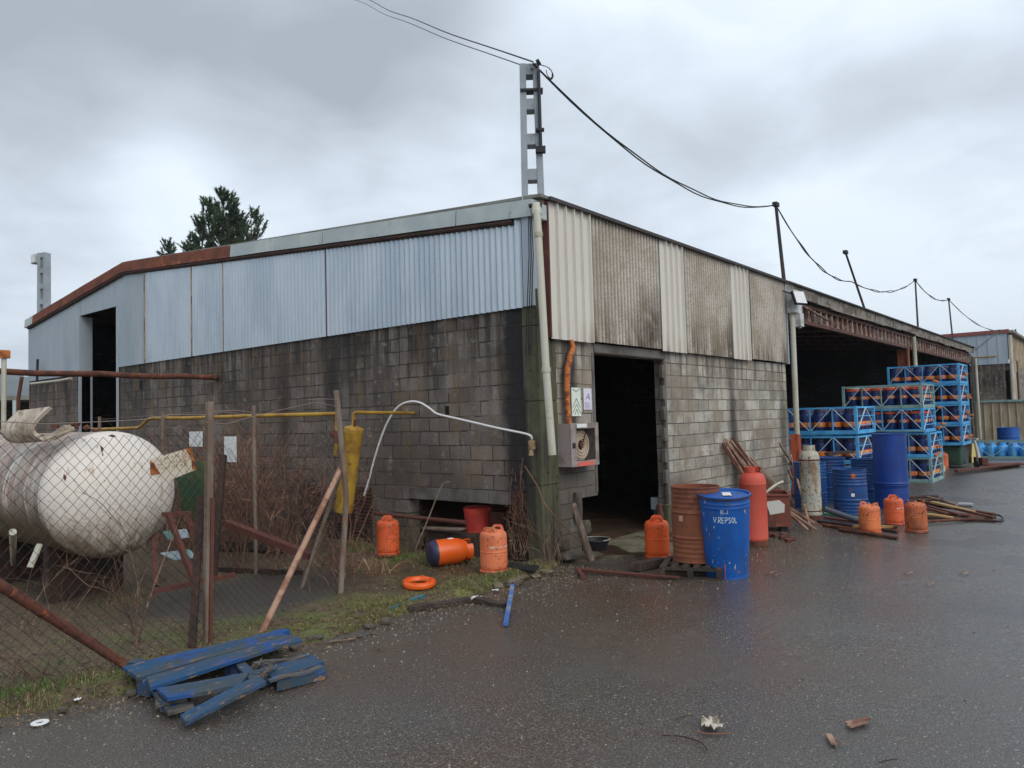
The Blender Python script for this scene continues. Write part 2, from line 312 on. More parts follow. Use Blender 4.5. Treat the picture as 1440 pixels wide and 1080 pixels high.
# ---------------- ground ----------------
NZ=lambda x,y,s=1.,z=0.: noise.noise(Vector((x*s,y*s,z)))
def edgeY(x): # where the asphalt meets the dirt
    return -.42+.10*NZ(x,0,1.3)+.05*NZ(x,0,4.,3.)+(.30*max(0,min(1,(-5.0-x)/.9)))+(.18*max(0,min(1,(x+.9)/.8)))
def grid(name,xs,ys,hf,mt,clip=None):
    vs=[(x,y,hf(x,y)) for y in ys for x in xs]; nx=len(xs); fs=[]
    for j in range(len(ys)-1):
        for i in range(nx-1):
            q=(j*nx+i,j*nx+i+1,(j+1)*nx+i+1,(j+1)*nx+i)
            if clip is None or clip((xs[i]+xs[i+1])/2,(ys[j]+ys[j+1])/2): fs.append(q)
    me=bpy.data.meshes.new(name); me.from_pydata(vs,[],fs); me.materials.append(mt); me.shade_smooth(); o=bpy.data.objects.new(name,me); COL.objects.link(o); return o
m_ground=mat('field_ground',C(72,70,50),rough=.95,layers=[dict(s=.05,t=(.4,.6),c=C(58,66,38)),dict(s=1.5,t=(.4,.6),c=C(84,76,58),a=.5)])
gr=MB().add([(-1900,-700,-.03),(1900,-700,-.03),(1900,1900,-.03),(-1900,1900,-.03)],[(0,1,2,3)]).build('ground',m_ground); tag(gr,'flat open ground around the yard',kind='structure')
def puddle(E): pass
m_asph=mat('wet_asphalt',C(70,68,64),rough=.36,spec=.55,bump=(95,.0050,3),bump2=(7,.006,3),layers=[
  dict(s=.45,t=(.36,.68),c=C(62,59,56),a=.8,det=6),
  dict(s=.55,t=(.30,.60),c=C(74,58,46),a=.7,r=.26,mask=sph((-1.4,-1.4,0),2.0,4.2,(.55,.95,1))),
  dict(s=1.3,t=(.25,.55),c=C(74,53,40),a=.85,r=.18,mask=sph((2.2,-1.5,0),1.4,3.2,(.5,1.2,1))),
  dict(s=1.1,t=(.42,.62),c=C(80,66,54),a=.5,r=.32,mask=sph((9,-2.6,0),1.8,4.2,(.6,1.5,1))),
  dict(s=.5,t=(.40,.66),r=.28,c=C(66,64,62),a=.6,det=6,st=(.7,1.5,1)),
  dict(s=1.8,t=(.35,.56),r=.17,c=C(70,66,64),a=.7,mask=sph((1.1,-3.6,0),.9,2.4,(1,.85,1))),
  dict(s=.8,t=(.46,.58),r=.14,a=.9,det=8,mask=sph((4,-6.5,0),3,7.5,(.55,.8,1))),
  dict(s=90,t=(.52,.62),c=C(118,112,105),a=.7,det=3),
  dict(s=80,t=(.53,.63),c=C(38,36,34),a=.7,det=3,off=5.),
  dict(s=45,t=(.66,.70),c=C(160,152,140),a=.8,det=2,off=9.)])
ys=list(np.arange(-9,4,.25)); xs=list(np.arange(-10,40,.25))
def asph_h(x,y): return .004+.012*NZ(x,y,.6)+.004*NZ(x,y,2.2)-.004 if False else .0+.010*NZ(x,y,.5)+.003*NZ(x,y,2.2)
xx=[-60,-30,-16]+xs+[45,60,100,160]; yy=[-80,-40,-20,-13]+ys+[5,8,14]
a=grid('yard_asphalt',[float(v) for v in xx],[float(v) for v in yy],asph_h,m_asph,clip=lambda x,y: (y<edgeY(x)+.35) if x<0 else (y<.35 or x>36)); tag(a,'wet dark asphalt yard in front of the warehouse',kind='structure')
# dirt verge and enclosure
m_dirt=mat('muddy_verge',C(74,60,46),rough=.85,bump=(45,.010,4),bump2=(8,.02,4),layers=[
  dict(s=1.2,t=(.42,.62),c=C(90,76,56),a=.8,det=7),dict(s=9,t=(.5,.62),c=C(54,42,33),a=.8,det=7),dict(s=40,t=(.56,.64),c=C(120,104,78),a=.7,det=4),
  dict(s=1.9,t=(.47,.6),c=C(76,88,40),a=.75,det=7,mask=sph((-1.2,.3,0),1.3,3.0,(.55,.9,1))),dict(s=2.6,t=(.48,.6),c=C(98,100,48),a=.8,det=7,mask=sph((-2.2,-.25,0),.5,2.2,(.4,1.8,1))),
  dict(s=2.6,t=(.5,.62),c=C(72,74,44),a=.6,det=7,mask=sph((-5.2,.2,0),.6,1.8,(.5,1.2,1))),
  dict(s=1.4,t=(.12,.34),c=C(62,57,53),a=.93,r=.42,mask=sph((-2.95,1.75,0),.75,1.35,(.8,1.15,1))),
  dict(s=2,t=(.3,.5),c=C(66,52,38),a=.8,r=.4,mask=sph((-1.2,.9,0),.5,1.3,(.8,1,1)))])
def verge_h(x,y):
    e=edgeY(x); d=y-e; k=max(0,min(1,d/.22))
    patch=max(0,1-math.hypot((x+2.95)/1.5,(y-1.75)/1.1)); 
    bumpy=(.028*NZ(x,y,2.1)+.018*NZ(x,y,6.,5.)+.008*NZ(x,y,17.,9.))*(1-min(1,patch*1.6))
    berm=.055*math.exp(-((d-.25)/.22)**2)*(1+.8*NZ(x,y,3.,2.))
    return -.02+k*(.035+bumpy+berm)
vx=[float(v) for v in list(np.arange(-40,-10,2.))+list(np.arange(-10,.21,.06))]; vy=[float(v) for v in list(np.arange(-.72,3.6,.05))+list(np.arange(3.6,9,.16))+list(np.arange(9,60,2.))]
v=grid('dirt_verge',vx,vy,verge_h,m_dirt,clip=lambda x,y: y>edgeY(x)-.12 and not (x>-.02 and y>-.02)); tag(v,'muddy mossy dirt verge between the asphalt and the block wall',kind='structure')
m_floor=mat('shed_floor',C(78,60,46),rough=.45,bump=(30,.003),layers=[dict(s=1,t=(.4,.6),c=C(50,41,35),r=.3),dict(s=6,t=(.56,.66),c=C(90,74,60),a=.6)])
fl=grid('shed_floor',[.2,4,9,14,20,28,34.6],[.0,5.,10.,17.5],lambda x,y:.018,m_floor); tag(fl,'damp brown concrete floor inside the warehouse',kind='structure')
m_apron=mat('door_apron',C(96,88,72),rough=.9,bump=(30,.006),layers=[dict(s=2.5,t=(.42,.6),c=C(74,64,50),a=.8),dict(s=9,t=(.5,.62),c=C(112,104,84),a=.7),dict(s=2,t=(.5,.62),c=C(80,86,54),a=.6),dict(s=1.2,t=(.5,.6),c=C(60,46,36),r=.3)])
ap=MB().poly([(.35,-.12,-.02),(.6,-.42,-.02),(1.15,-.78,-.02),(1.75,-.98,-.02),(2.5,-.70,-.02),(3.6,-.30,-.02),(3.6,.25,-.02),(.35,.25,-.02)],(0,0,.05)).build('door_apron',m_apron); tag(ap,'broken concrete threshold slab outside the doorway',kind='structure')
# ---------------- warehouse ----------------
wh=empty('warehouse',(0,0,0),'long grey block warehouse with corrugated metal cladding and open bays on the right','warehouse')
def topL(y):   # underside of the gable trim
    z=4.44+(5.44-4.44)*(y/11.7) if y<11.7 else 5.44+(4.76-5.44)*((y-11.7)/6.0)
    return z
def wall_rects(rects,plane,t,name,m):
    b=MB()
    for (u0,u1,z0,z1) in rects:
        if plane=='x': b.box((0,u0,z0),(t,u1,z1))
        else: b.box((u0,0,z0),(u1,t,z1))
    return b.build(name,m,wh)
wall_rects([(.23,.50,-.1,3.34),(.50,2.45,.91,3.34),(2.45,12.1,-.1,3.34),(14.17,17.7,-.1,3.32)],'x',.2,'block_wall',m_blockL)
o=wall_rects([(.37,1.3,.76,2.9),(.37,.86,-.1,.76),(1.3,3.42,2.76,2.9),(3.42,9.0,-.1,2.9)],'y',.2,'block_wall',m_blockR)
b=MB()
for i in range(5): b.box((-.012,.50+i*.39,.73+.004*(i%2)),(.16,.50+i*.39+.386,.905))
b.each('lintel',m_lintel,wh,bevel=.006)
# hidden walls that close the shed
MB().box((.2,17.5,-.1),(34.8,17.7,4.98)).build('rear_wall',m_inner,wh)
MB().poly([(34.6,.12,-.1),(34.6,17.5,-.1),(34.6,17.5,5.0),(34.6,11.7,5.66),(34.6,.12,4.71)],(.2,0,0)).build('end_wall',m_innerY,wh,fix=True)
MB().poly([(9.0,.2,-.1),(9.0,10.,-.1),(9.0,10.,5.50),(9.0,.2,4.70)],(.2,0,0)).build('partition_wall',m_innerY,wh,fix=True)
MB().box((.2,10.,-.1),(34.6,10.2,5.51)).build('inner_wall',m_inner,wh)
b=MB()
for y0,z0,y1,z1 in ((-.12,4.70,11.7,5.66),(11.7,5.66,17.85,4.98)):
    b.add([(-.0,y0,z0),(34.95,y0,z0),(34.95,y1,z1),(-.0,y1,z1),(-.0,y0,z0+.04),(34.95,y0,z0+.04),(34.95,y1,z1+.04),(-.0,y1,z1+.04)],[(0,3,2,1),(4,5,6,7),(0,1,5,4),(1,2,6,5),(2,3,7,6),(3,0,4,7)])
b.build('roof',m_roof,wh)
# gap filler above the block walls behind the cladding
MB().add([(.1,.1,3.3),(.1,17.6,3.3),(.1,17.6,4.95),(.1,11.7,5.6),(.1,.1,4.66)],[(4,3,2,1,0)]) 
# corner pillar
b=MB(); 
for i in range(4): b.box((-.018+.003*(i%2),-.022+.002*(i%3),-.1 if i==0 else (0,1.0,2.08,3.05)[i]),(.375,.232,(1.0,2.08,3.05,3.53)[i]-.003))
b.build('corner_pillar',m_moss,wh,bevel=.012)
MB().box((-.055,-.005,3.30),(.19,.165,4.66)).build('corner_panel',m_galv2,wh,bevel=.01)
# corrugated sheets of the gable wall
def corr(b,u0,u1,zb,zt,plane,off,pitch,amp,sgn=-1,n=8,trap=False):
    us=[];hs=[]
    if trap:
        u=u0
        while u<u1-1e-4:
            for du,h in ((0,0),(.80,0),(.84,1),(.94,1),(.98,0)):
                if u+du*pitch<u1: us.append(u+du*pitch);hs.append(h*amp)
            u+=pitch
        us.append(u1);hs.append(0)
    else:
        k=max(2,int((u1-u0)/pitch*n)); 
        for i in range(k+1):
            u=u0+(u1-u0)*i/k; us.append(u); hs.append(amp*.5*(1+math.cos(2*math.pi*(u-u0)/pitch)))
    vs=[];fs=[];rows=[0,1]
    for u,h in zip(us,hs):
        z0=zb(u) if callable(zb) else zb; z1=zt(u) if callable(zt) else zt
        for z in (z0,z1):
            for k2 in (0,1):
                o_=off+sgn*h+(-sgn)*.004*k2
                vs.append((o_,u,z) if plane=='x' else (u,o_,z))
    for i in range(len(us)-1):
        a=i*4;c=a+4; fs+=[(a,c,c+2,a+2),(a+1,a+3,c+3,c+1),(a,a+1,c+1,c),(a+2,c+2,c+3,a+3)]
    return b.add(vs,fs)
segs=[(.33,4.28,m_galv,.095,.022),(4.32,7.62,m_galv,.095,.02),(7.66,9.05,m_galv,.095,.016),(9.09,10.95,m_galv,.11,.012),(10.99,12.1,m_galv2,.3,.008)]
def yAt(px,py): return WX(px,py).y
segs=[(.17,yAt(462,400)-.02,m_galv,.105,.034),(yAt(462,400)+.02,yAt(317,430)-.02,m_galv,.105,.030),(yAt(317,430)+.02,yAt(272,440)-.02,m_galv,.105,.024),(yAt(272,440)+.02,yAt(206,450)-.02,m_galv,.105,.02),(yAt(206,450)+.02,12.1,m_galv2,.33,.008)]
for (y0,y1,mt_,p,am) in segs:
    b=MB(); corr(b,y0,y1,3.30,topL,'x',-.02,p,am); b.build('metal_sheet',mt_,wh,smooth=40)
b=MB(); corr(b,12.1,14.17,4.72,topL,'x',-.02,.33,.008); b.build('metal_sheet',m_galv2,wh,smooth=40)
b=MB(); corr(b,14.17,17.7,3.27,topL,'x',-.02,.33,.008); b.build('metal_sheet',m_galv2,wh,smooth=40)
m_joint=mat('ochre_joint',C(150,128,96),rough=.8,layers=[dict(s=5,t=(.42,.6),c=C(120,92,66)),dict(s=9,t=(.55,.65),c=C(150,152,146),a=.7)])
for (px,py),mt_,w_ in (((462,400),m_rustred,.03),((317,430),m_joint,.03),((272,440),m_joint,.03),((206,450),m_joint,.05)):
    y=yAt(px,py); MB().box((-.05,y-w_/2,3.31),(-.02,y+w_/2,topL(y)-.005)).build('joint_strip',mt_,wh)
# door jamb frame of the gable opening
b=MB(); b.box((-.06,14.17,-.05),(.25,14.22,4.70)); b.box((-.06,12.05,-.05),(-.021,12.1,4.70)); b.each('door_frame',m_galv2,wh)
# gable trim
def trim(y0,y1,m_,name,h=.225,out=-.10,z=.0):
    b=MB()
    ys_=[y0]+[q for q in np.arange(math.ceil(y0),y1,1.)]+([11.7] if y0<11.7<y1 else [])+[y1]; ys_=sorted(set(float(q) for q in ys_))
    for i in range(len(ys_)-1):
        a_,c_=ys_[i],ys_[i+1]
        vs=[]
        for y in (a_,c_):
            zt=topL(y)+.235+z+.01*NZ(y,3.,.8); zb_=zt-h
            vs+=[(out,y,zb_),(.12,y,zb_),(.12,y,zt+.01),(out+.015,y,zt)]
        b.add(vs,[(0,1,2,3),(7,6,5,4),(0,3,7,4),(3,2,6,7),(2,1,5,6),(1,0,4,5)])
    return b.build(name,m_,wh)
yr=yAt(330,352)
for y0,y1 in ((-.03,1.28),(1.30,4.30),(4.32,yr)): trim(y0,y1,m_trim,'roof_trim')
tag(trim(yr,17.2,m_rusttrim,'roof_trim',z=-.006),'rusty stretch of the roof trim')
trim(17.2,17.78,m_trim,'roof_trim')
b=MB()
b.tube([(-.06,y,topL(y)-.03) for y in [0.3,4.,8.,11.7,14.,17.6]],.035,8); b.build('trim_rail',m_rustdark,wh)
# right-hand front cladding
cl=[(.20,1.16,1),(1.16,3.21,0),(3.21,4.08,1),(4.08,6.02,0),(6.02,6.88,1),(6.88,8.92,0)]
for i,(x0,x1,wt) in enumerate(cl):
    b=MB()
    if wt: corr(b,x0,x1-.01,2.885,4.69,'y',-.085,.192,.045,trap=True); b.build('white_cladding_panel',m_white,wh)
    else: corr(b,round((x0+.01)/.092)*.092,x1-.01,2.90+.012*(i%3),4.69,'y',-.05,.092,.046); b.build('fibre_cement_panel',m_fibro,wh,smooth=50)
MB().box((.17,-.16,4.69),(9.0,.1,4.735)).build('eave_flashing',m_steelp,wh)
MB().box((.17,-.10,2.9),(.198,.1,4.69)).build('corner_flashing',m_rustred,wh)
MB().box((8.93,-.10,2.9),(9.0,.05,4.69)).build('corner_flashing',m_galv2,wh)
# doorway jambs
MB().box((1.24,-.012,.80),(1.305,.2,2.76)).build('door_jamb',m_lintel,wh,bevel=.01)
b=MB()
for i in range(6): b.box((3.30,-.015,.75+i*.34),(3.42,.06,.75+i*.34+.22))
b.box((3.36,-.012,.2),(3.425,.05,2.9)); b.build('door_jamb',m_lintel,wh,bevel=.01)
b=MB(); b.box((3.30,-.03,-.05),(3.48,.2,.42)); b.build('jamb_foot',m_moss,wh,bevel=.02)
MB().box((1.3,-.014,2.765),(3.43,.14,2.9)).build('lintel',m_lintel,wh,bevel=.01)
# brick infill low on the gable wall
MB().box((-.035,yAt(523,700),-.05),(.0-.002,yAt(425,690),.86)).build('brick_infill',m_brick,wh)
# canopy over the open bays: flashing, lattice beam, column, gutters
b=MB()
xs_=[9.0+i*1.075 for i in range(25)]
for i in range(24):
    x0,x1=xs_[i],xs_[i+1]-.012; dz=random.uniform(-.03,.03)
    b.box((x0,-.10+random.uniform(-.01,.01),4.44+dz),(x1,-.06,4.70))
b.each('canopy_fascia',m_flash,wh)
MB().box((9.0,-.17,4.70),(34.9,.1,4.735)).build('eave_flashing',m_steelp,wh)
b=MB(); b.box((9.2,.02,4.32),(34.6,.14,4.40)); b.box((9.2,.02,3.92),(34.6,.14,4.00)); b.each('beam_chord',m_trussred,wh)
b=MB(); x=9.35
while x<34.3:
    b.add([(x,.03,4.00),(x+.26,.03,4.00),(x+.17,.03,4.32),(x+.09,.03,4.32),(x,.11,4.00),(x+.26,.11,4.00),(x+.17,.11,4.32),(x+.09,.11,4.32)],[(0,1,2,3),(7,6,5,4),(0,4,5,1),(1,5,6,2),(2,6,7,3),(3,7,4,0)]); x+=.46
b.each('beam_lattice',m_truss,wh)
b=MB(); 
for xr in (11.5,14,16.5,19,21.5,24,26.5,29,31.5): b.beam((xr,.2,4.5),(xr,9.9,5.3),.1,.14)
b.each('rafter',m_trussred,wh)
b=MB(); b.box((21.05,.0,0),(21.27,.05,3.92)); b.box((21.05,.30,0),(21.27,.35,3.92)); b.box((21.12,.05,0),(21.2,.30,3.92)); b.build('canopy_column',m_post,wh)
b=MB(); b.box((34.35,-.04,-.05),(34.85,.0-.002,4.3)); b.build('end_column',mat('dark_concrete',C(60,58,54),layers=[dict(s=3,t=(.4,.6),c=C(44,42,40))],rough=.9),wh)
def pipe_part(name,pts,r,m_,parent=wh,n=12): return MB().tube(pts,r,n).build(name,m_,parent,smooth=50)
pipe_part('downpipe',[(9.09,-.09,4.10),(9.09,-.15,3.98),(9.1,-.16,3.8),(9.1,-.15,1.35)],.06,m_pipew)
pipe_part('downpipe',[(21.55,-.1,4.35),(21.58,-.12,0.3)],.07,m_pipew)
pipe_part('downpipe',[(34.85,-.12,4.2),(34.9,-.14,0.3)],.07,m_pipew)
b=MB(); b.box((9.03,-.2,.05),(9.20,-.02,1.36)); tag(b.build('pipe_guard',mat('red_painted_steel',C(166,78,46),rough=.7,layers=[dict(s=6,t=(.45,.62),c=C(120,60,40),st=(2,2,.4))]),wh),'orange red steel guard round the pipe foot')
# rain box and leaning downpipe at the corner
b=MB(); b.box((.02,-.10,4.42),(.16,.10,4.62)); b.build('rain_box',m_trim,wh,bevel=.01)
q=lambda px,py,o=-.10: WX(px,py,o)
ptop=Vector((-.13,-.02,4.40)); 
pts=[DP(755,297,9.55),DP(757,330,9.5),DP(768,520,9.38),DP(777,640,9.30)]
pipe_part('downpipe',pts[:],.048,m_pipew)
b=MB(); 
for k in (1,2): 
    p=pts[k]; b.tube([p-Vector((0,0,.03)),p+Vector((0,0,.03))],.057,14)
b.each('pipe_collar',m_pipew,wh,smooth=50)
pipe_part('pipe_outlet',[DP(754,288,9.62),DP(755,302,9.56)],.062,m_pipew)
b=MB(); b.tube([DP(744,290,9.62),DP(752,288,9.6),DP(762,289,9.6)],.03,8); b.build('pipe_bracket',m_black,wh,smooth=50)
# cables hanging down the corner
b=MB()
for k in range(3): b.tube([DP(743+k*2,300,9.7),DP(744+k*3,360,9.65),DP(741+k*3,440,9.62),DP(739+k*4,500,9.62)],.006,5)
b.each('loose_cable',m_black,wh)
# cabinet and fittings at the start of the canopy
g=mat('light_grey_box',C(180,182,180),rough=.6,layers=[dict(s=4,t=(.5,.65),c=C(140,140,136))])
MB().box((8.93,-.30,4.02),(9.38,-.105,4.52)).build('junction_box',g,wh,bevel=.01)
MB().box((9.10,-.34,3.72),(9.33,-.12,4.02)).build('junction_box',g,wh,bevel=.01)
pipe_part('conduit',[(9.36,-.2,4.1),(9.62,-.2,4.08),(9.66,-.2,3.78),(9.42,-.2,3.72)],.02,m_pipew)
pipe_part('conduit',[(9.7,-.08,4.33),(11.9,-.08,4.12)],.03,m_truss)
# window into the door frame: right corner row; small vents in the walls
b=MB()
for px,py in ((629,577),): 
    p=WX(px,py); b.box((-.006,p.y-.035,p.z-.06),(-.001,p.y+.035,p.z+.06))
p=WX(198,541); b.box((-.006,p.y-.07,p.z-.09),(-.001,p.y+.05,p.z+.09))
p=WY(934,626); 
b.each('wall_hole',mat('hole_black',(.004,.004,.004),rough=1),wh)
# ---------------- poles, masts, cables ----------------
def lattice_pole(name,base,h,w,d,n,label,cat,taper=.8,solid=.5):
    t=empty(name,base,label,cat); b=MB()
    def ww(z): return w*(1-(1-taper)*z/h)
    # two chords along y with rungs between
    for s in (-1,1):
        b.add([(x,s*(ww(z)/2)-(s*.085 if k else 0),z) for z in (0,h) for x,k in ((-d/2,0),(d/2,0),(d/2,1),(-d/2,1))],[(0,1,2,3),(7,6,5,4),(0,4,5,1),(1,5,6,2),(2,6,7,3),(3,7,4,0)])
    step=h/n
    for i in range(n):
        z=i*step
        b.box((-d/2+.012,-ww(z)/2+.05,z+step*.68),(d/2-.012,ww(z)/2-.05,z+step if i<n-1 else h))
    b.build('shaft',m_pole,t,bevel=.006,fix=True); return t
cp=lattice_pole('concrete_pole',(.16,.12,4.66),1.88,.30,.20,4,'tall grey concrete lattice pole rising above the front corner of the roof','pole',taper=.86)
cp.rotation_euler=(0,0,rad(38))
b=MB(); b.tube([(-.13,-.12,1.76),(-.14,-.12,1.2),(-.13,-.12,.75)],.022,6); b.tube([(-.16,-.10,1.84),(-.17,-.14,1.86)],.045,8); b.build('cable_bundle',m_black,cp)
b=MB(); b.box((-.17,-.18,.66),(-.09,-.05,.74)); b.box((-.16,-.17,.95),(-.09,-.06,.98)); b.box((-.125,-.17,1.50),(.02,.13,1.53)); b.each('clamp',m_black,cp)
b=MB(); b.box((-.106,-.135,-.02),(.106,.06,.12)); tag(b.build('pole_foot',mat('faded_red',C(176,112,92),rough=.9,layers=[dict(s=14,t=(.4,.6),c=C(150,150,148))]),cp),'faded red painted foot')
pt=WX(62,356,.35); pb=WX(62,432,.35)
lp=lattice_pole('floodlight_pole',(pt.x,pt.y,4.7),pt.z-4.7,.30,.2,5,'grey concrete lattice pole carrying a floodlight above the far end of the roof','pole',taper=.9); lp.rotation_euler=(0,0,rad(25))
m_lampglass=mat('lamp_glass',C(206,210,218),rough=.15)
fl2=empty('floodlight',(pt.x-.05,pt.y+.24,pt.z-.12),'small grey floodlight on top of the far concrete pole','floodlight')
MB().box((-.12,-.05,-.14),(.12,.26,.12)).build('housing',m_trim,fl2,bevel=.015); MB().box((-.127,-.03,-.12),(-.121,.24,.10)).build('glass',m_lampglass,fl2)
MB().beam((0,-.06,0),(0,-.25,.02),.04,.04).build('bracket',m_rustdark,fl2)
f3=empty('floodlight',WY(1125,418,-.42),'square white faced floodlight hanging under the start of the open canopy','floodlight',rot=(rad(-18),0,rad(-22)))
MB().box((-.18,-.0,-.16),(.18,.07,.16)).build('housing',m_black,f3,bevel=.02); MB().box((-.16,-.008,-.14),(.16,-.001,.14)).build('glass',m_lampglass,f3); MB().tube([(-.05,.08,.1),(-.25,.2,.25),(-.4,.35,.25)],.018,6).build('bracket',m_steelp,f3)
# masts
def mast(top,bot,label,r=.035,hook=True):
    top=Vector(top);bot=Vector(bot); t=empty('cable_mast',bot,label,'mast','thin steel masts along the roof edge')
    MB().tube([(0,0,0),top-bot],[r,r*.8],8).build('pole',m_steelp,t,smooth=50)
    b=MB(); b.box(tuple((top-bot)+Vector((-.09,-.05,-.04))),tuple((top-bot)+Vector((.09,.05,.05)))); b.build('insulator',m_black,t)
    return top
mt1=mast(WY(1091,288),WY(1103,399),'rusty thin steel mast nearest the concrete pole, standing above the floodlight',.045)
mt2=mast(WY(1189,355),WY(1217,438),'leaning steel mast tilted left above the dark open bay')
mt3=mast(WY(1287,394),WY(1291,463),'upright steel mast above the rusty canopy column')
mt4=mast(WY(1334,421),WY(1340,480),'shorter steel mast between the canopy column mast and the roof end')
mt5=mast(WY(1405,465,-.5),WY(1372,492,-.3),'steel bracket mast slanting out from the far end of the canopy roof',.03)
mt6=mast(WY(1428,464,.5),WY(1429,492,.5),'far steel mast on the roof of the second shed')
def cable(name,pts,sag,r,label,n=24,strands=1,sep=.03):
    b=MB()
    for s_ in range(strands):
        for i in range(len(pts)-1):
            a_=Vector(pts[i]);c_=Vector(pts[i+1]); P=[]
            for k in range(n+1):
                t=k/n; sg=sag[i]*(1+.06*s_)*4*t*(1-t); q=a_.lerp(c_,t)-Vector((0,0,sg)); q+=Vector((0,0,1))*(sep*math.sin(k*.9+s_*2.3)*math.sin(math.pi*t)); P.append(q)
            b.tube(P,r,5)
    o=b.build(name,m_black,None,smooth=60); return tag(o,label,'cable')
ptp=Vector(cp.location)+Vector((-.10,-.14,1.84))
cable('overhead_cable',[ptp,mt1],[.62],.012,'thick black cable sagging from the concrete pole to the first roof mast',30,2,.012)
cable('overhead_cable',[mt1,mt2+Vector((.4,0,-.75)),mt3],[.45,.35],.013,'black cables sagging past the leaning mast to the mast over the column',30,2,.02)
cable('overhead_cable',[mt3,mt4],[.3],.014,'short black cable between the two upright masts over the right end bays',20,2,.018)
cable('overhead_cable',[mt4,mt5],[.35],.014,'black cable running down to the slanting bracket mast at the roof end',20,2,.012)
cable('overhead_cable',[mt6,WY(1460,505,.5)],[.1],.014,'black cable leaving the far mast of the second shed',10,1)
for k,(px,py,lb) in enumerate(((526,-6,'upper thin wire running from the top left sky to the concrete pole'),(518,-4,'lower thin wire running from the top left sky to the concrete pole'))):
    a_=DP(px,py,24.); cable('overhead_cable',[a_+(a_-ptp)*1.2,ptp+Vector((0,0,.02-.10*k))],[.25],.008 if k else .011,lb,30)
b=MB(); 
for k in range(3): b.tube(smoothpts([ptp,DP(769,94,9.7),DP(776+k,101+k*2,9.7),DP(775,110+k,9.7),DP(770,106,9.7),DP(768,98,9.7)]),.005,5)
tag(b.build('cable_coil',m_black),'loose loop of black cable hanging at the top of the concrete pole','cable')
# ---------------- wall fittings ----------------
hr=empty('hose_reel_cabinet',WY(787,658,-.02)+Vector((0,0,0)),'open fronted metal fire hose cabinet on the wall left of the doorway','cabinet')
wdt=WY(832,630).x-WY(787,630).x-.08; hh=.46
m_cab=mat('cabinet_metal',C(138,128,124),rough=.6,layers=[dict(s=5,t=(.45,.65),c=C(112,100,94)),dict(s=14,t=(.64,.7),c=C(150,90,60),a=.6)])
hb=WY(803,657,-.22); hr.location=(hb.x,-.22,hb.z)
b=MB(); W_=.64; H_=.56; b.box((0,.2,0),(W_,.215,H_)); b.box((0,.0,0),(.012,.2,H_)); b.box((W_-.012,0,0),(W_,.2,H_)); b.box((.012,0,0),(W_-.012,.2,.012)); b.box((.012,0,H_-.012),(W_-.012,.2,H_)); b.build('housing',m_cab,hr)
b=MB(); b.box((-.004,-.02,-.004),(.12,.0-.001,H_+.004)); b.box((W_-.07,-.02,-.004),(W_+.004,-.001,H_+.004)); b.box((.12,-.02,H_-.07),(W_-.07,-.001,H_+.004)); b.box((.12,-.02,-.004),(W_-.07,-.001,.07)); b.build('door_frame',m_cab,hr,bevel=.004)
b=MB(); Mr=T(.36,.09,.27)@Matrix.Rotation(rad(90),4,'X')
for i in range(7): 
    r_=.075+i*.02; b.tube([Mr@Vector((r_*math.cos(q_*math.pi/12),r_*math.sin(q_*math.pi/12),(.012*(i%2)))) for q_ in range(24)],.0115,6,closed=True)
b.build('hose_coil',mat('canvas_hose',C(164,150,130),rough=.9),hr,smooth=60)
b=MB(); b.lathe([(0,-.02),(.04,-.02),(.04,.03),(0,.03)],20,Mr); b.beam(Mr@Vector((0,0,.03)),Mr@Vector((.10,.17,.03)),.010,.010); b.build('reel_hub',m_rustred,hr,smooth=40)
tag(MB().box((.14,-.024,.0),(W_-.13,-.0205,.055)).build('red_strip',mat('red_label',C(196,92,84),rough=.6),hr),'red strip along the bottom')
MB().box((.13,-.024,H_-.055),(.36,-.0205,H_-.006)).build('paper_label',mat('paper_white',C(212,206,208),rough=.9),hr)
MB().box((.02,-.026,.24),(.085,-.0205,.31)).build('lock_plate',m_black,hr)
MB().box((.13,-.006,.03),(W_-.08,-.003,H_-.075)) 
o=MB().tube([WY(803,478,-.08),WY(806,488,-.1),WY(802,500,-.1),WY(798,520,-.1),WY(797,545,-.1),WY(798,570,-.1),WY(800,590,-.12),WY(801,612,-.16)],[.03,.036,.04,.042,.042,.04,.036,.034],14).build('water_pipe',m_rustorange,None,smooth=60); tag(o,'peeling orange rusty water pipe running down the wall into the hose cabinet','pipe')
m_green=mat('notice_green',C(196,208,190),rough=.7); m_ink=mat('ink',C(70,80,70),rough=.8); m_lil=mat('notice_lilac',C(196,192,208),rough=.7)
def notice(px0,py0,px1,py1,m_,label,kind):
    a_=WY(px0,py0,-.01);c_=WY(px1,py1,-.01); t=empty('notice',(a_.x,-.012,c_.z),label,'notice'); w_=c_.x-a_.x;h_=a_.z-c_.z
    MB().box((0,-.004,0),(w_,.006,h_)).build('sheet',m_,t)
    b=MB()
    if kind==0:
        for (x0,z0,x1,z1) in ((.1,.12,.5,.42),(.5,.42,.92,.1),(.08,.3,.5,.62),(.5,.62,.9,.3),(.3,.05,.5,.25),(.5,.25,.7,.05),(.1,.95,.5,.86),(.5,.86,.92,.97)): b.beam((x0*w_,-.006,z0*h_),(x1*w_,-.006,z1*h_),.004,.006)
    else:
        for i in range(9): b.box((.1*w_,-.0065,(.06+i*.035)*h_),((.9-.12*(i%3))*w_,-.0045,(.066+i*.035)*h_))
        b.beam((.3*w_,-.006,.5*h_),(.6*w_,-.006,.75*h_),.003,.012); b.beam((.6*w_,-.006,.75*h_),(.72*w_,-.006,.45*h_),.003,.012); b.beam((.35*w_,-.006,.55*h_),(.75*w_,-.006,.6*h_),.003,.008)
    b.build('print',m_ink if kind==0 else mat('ink_blue',C(120,116,150),rough=.8),t)
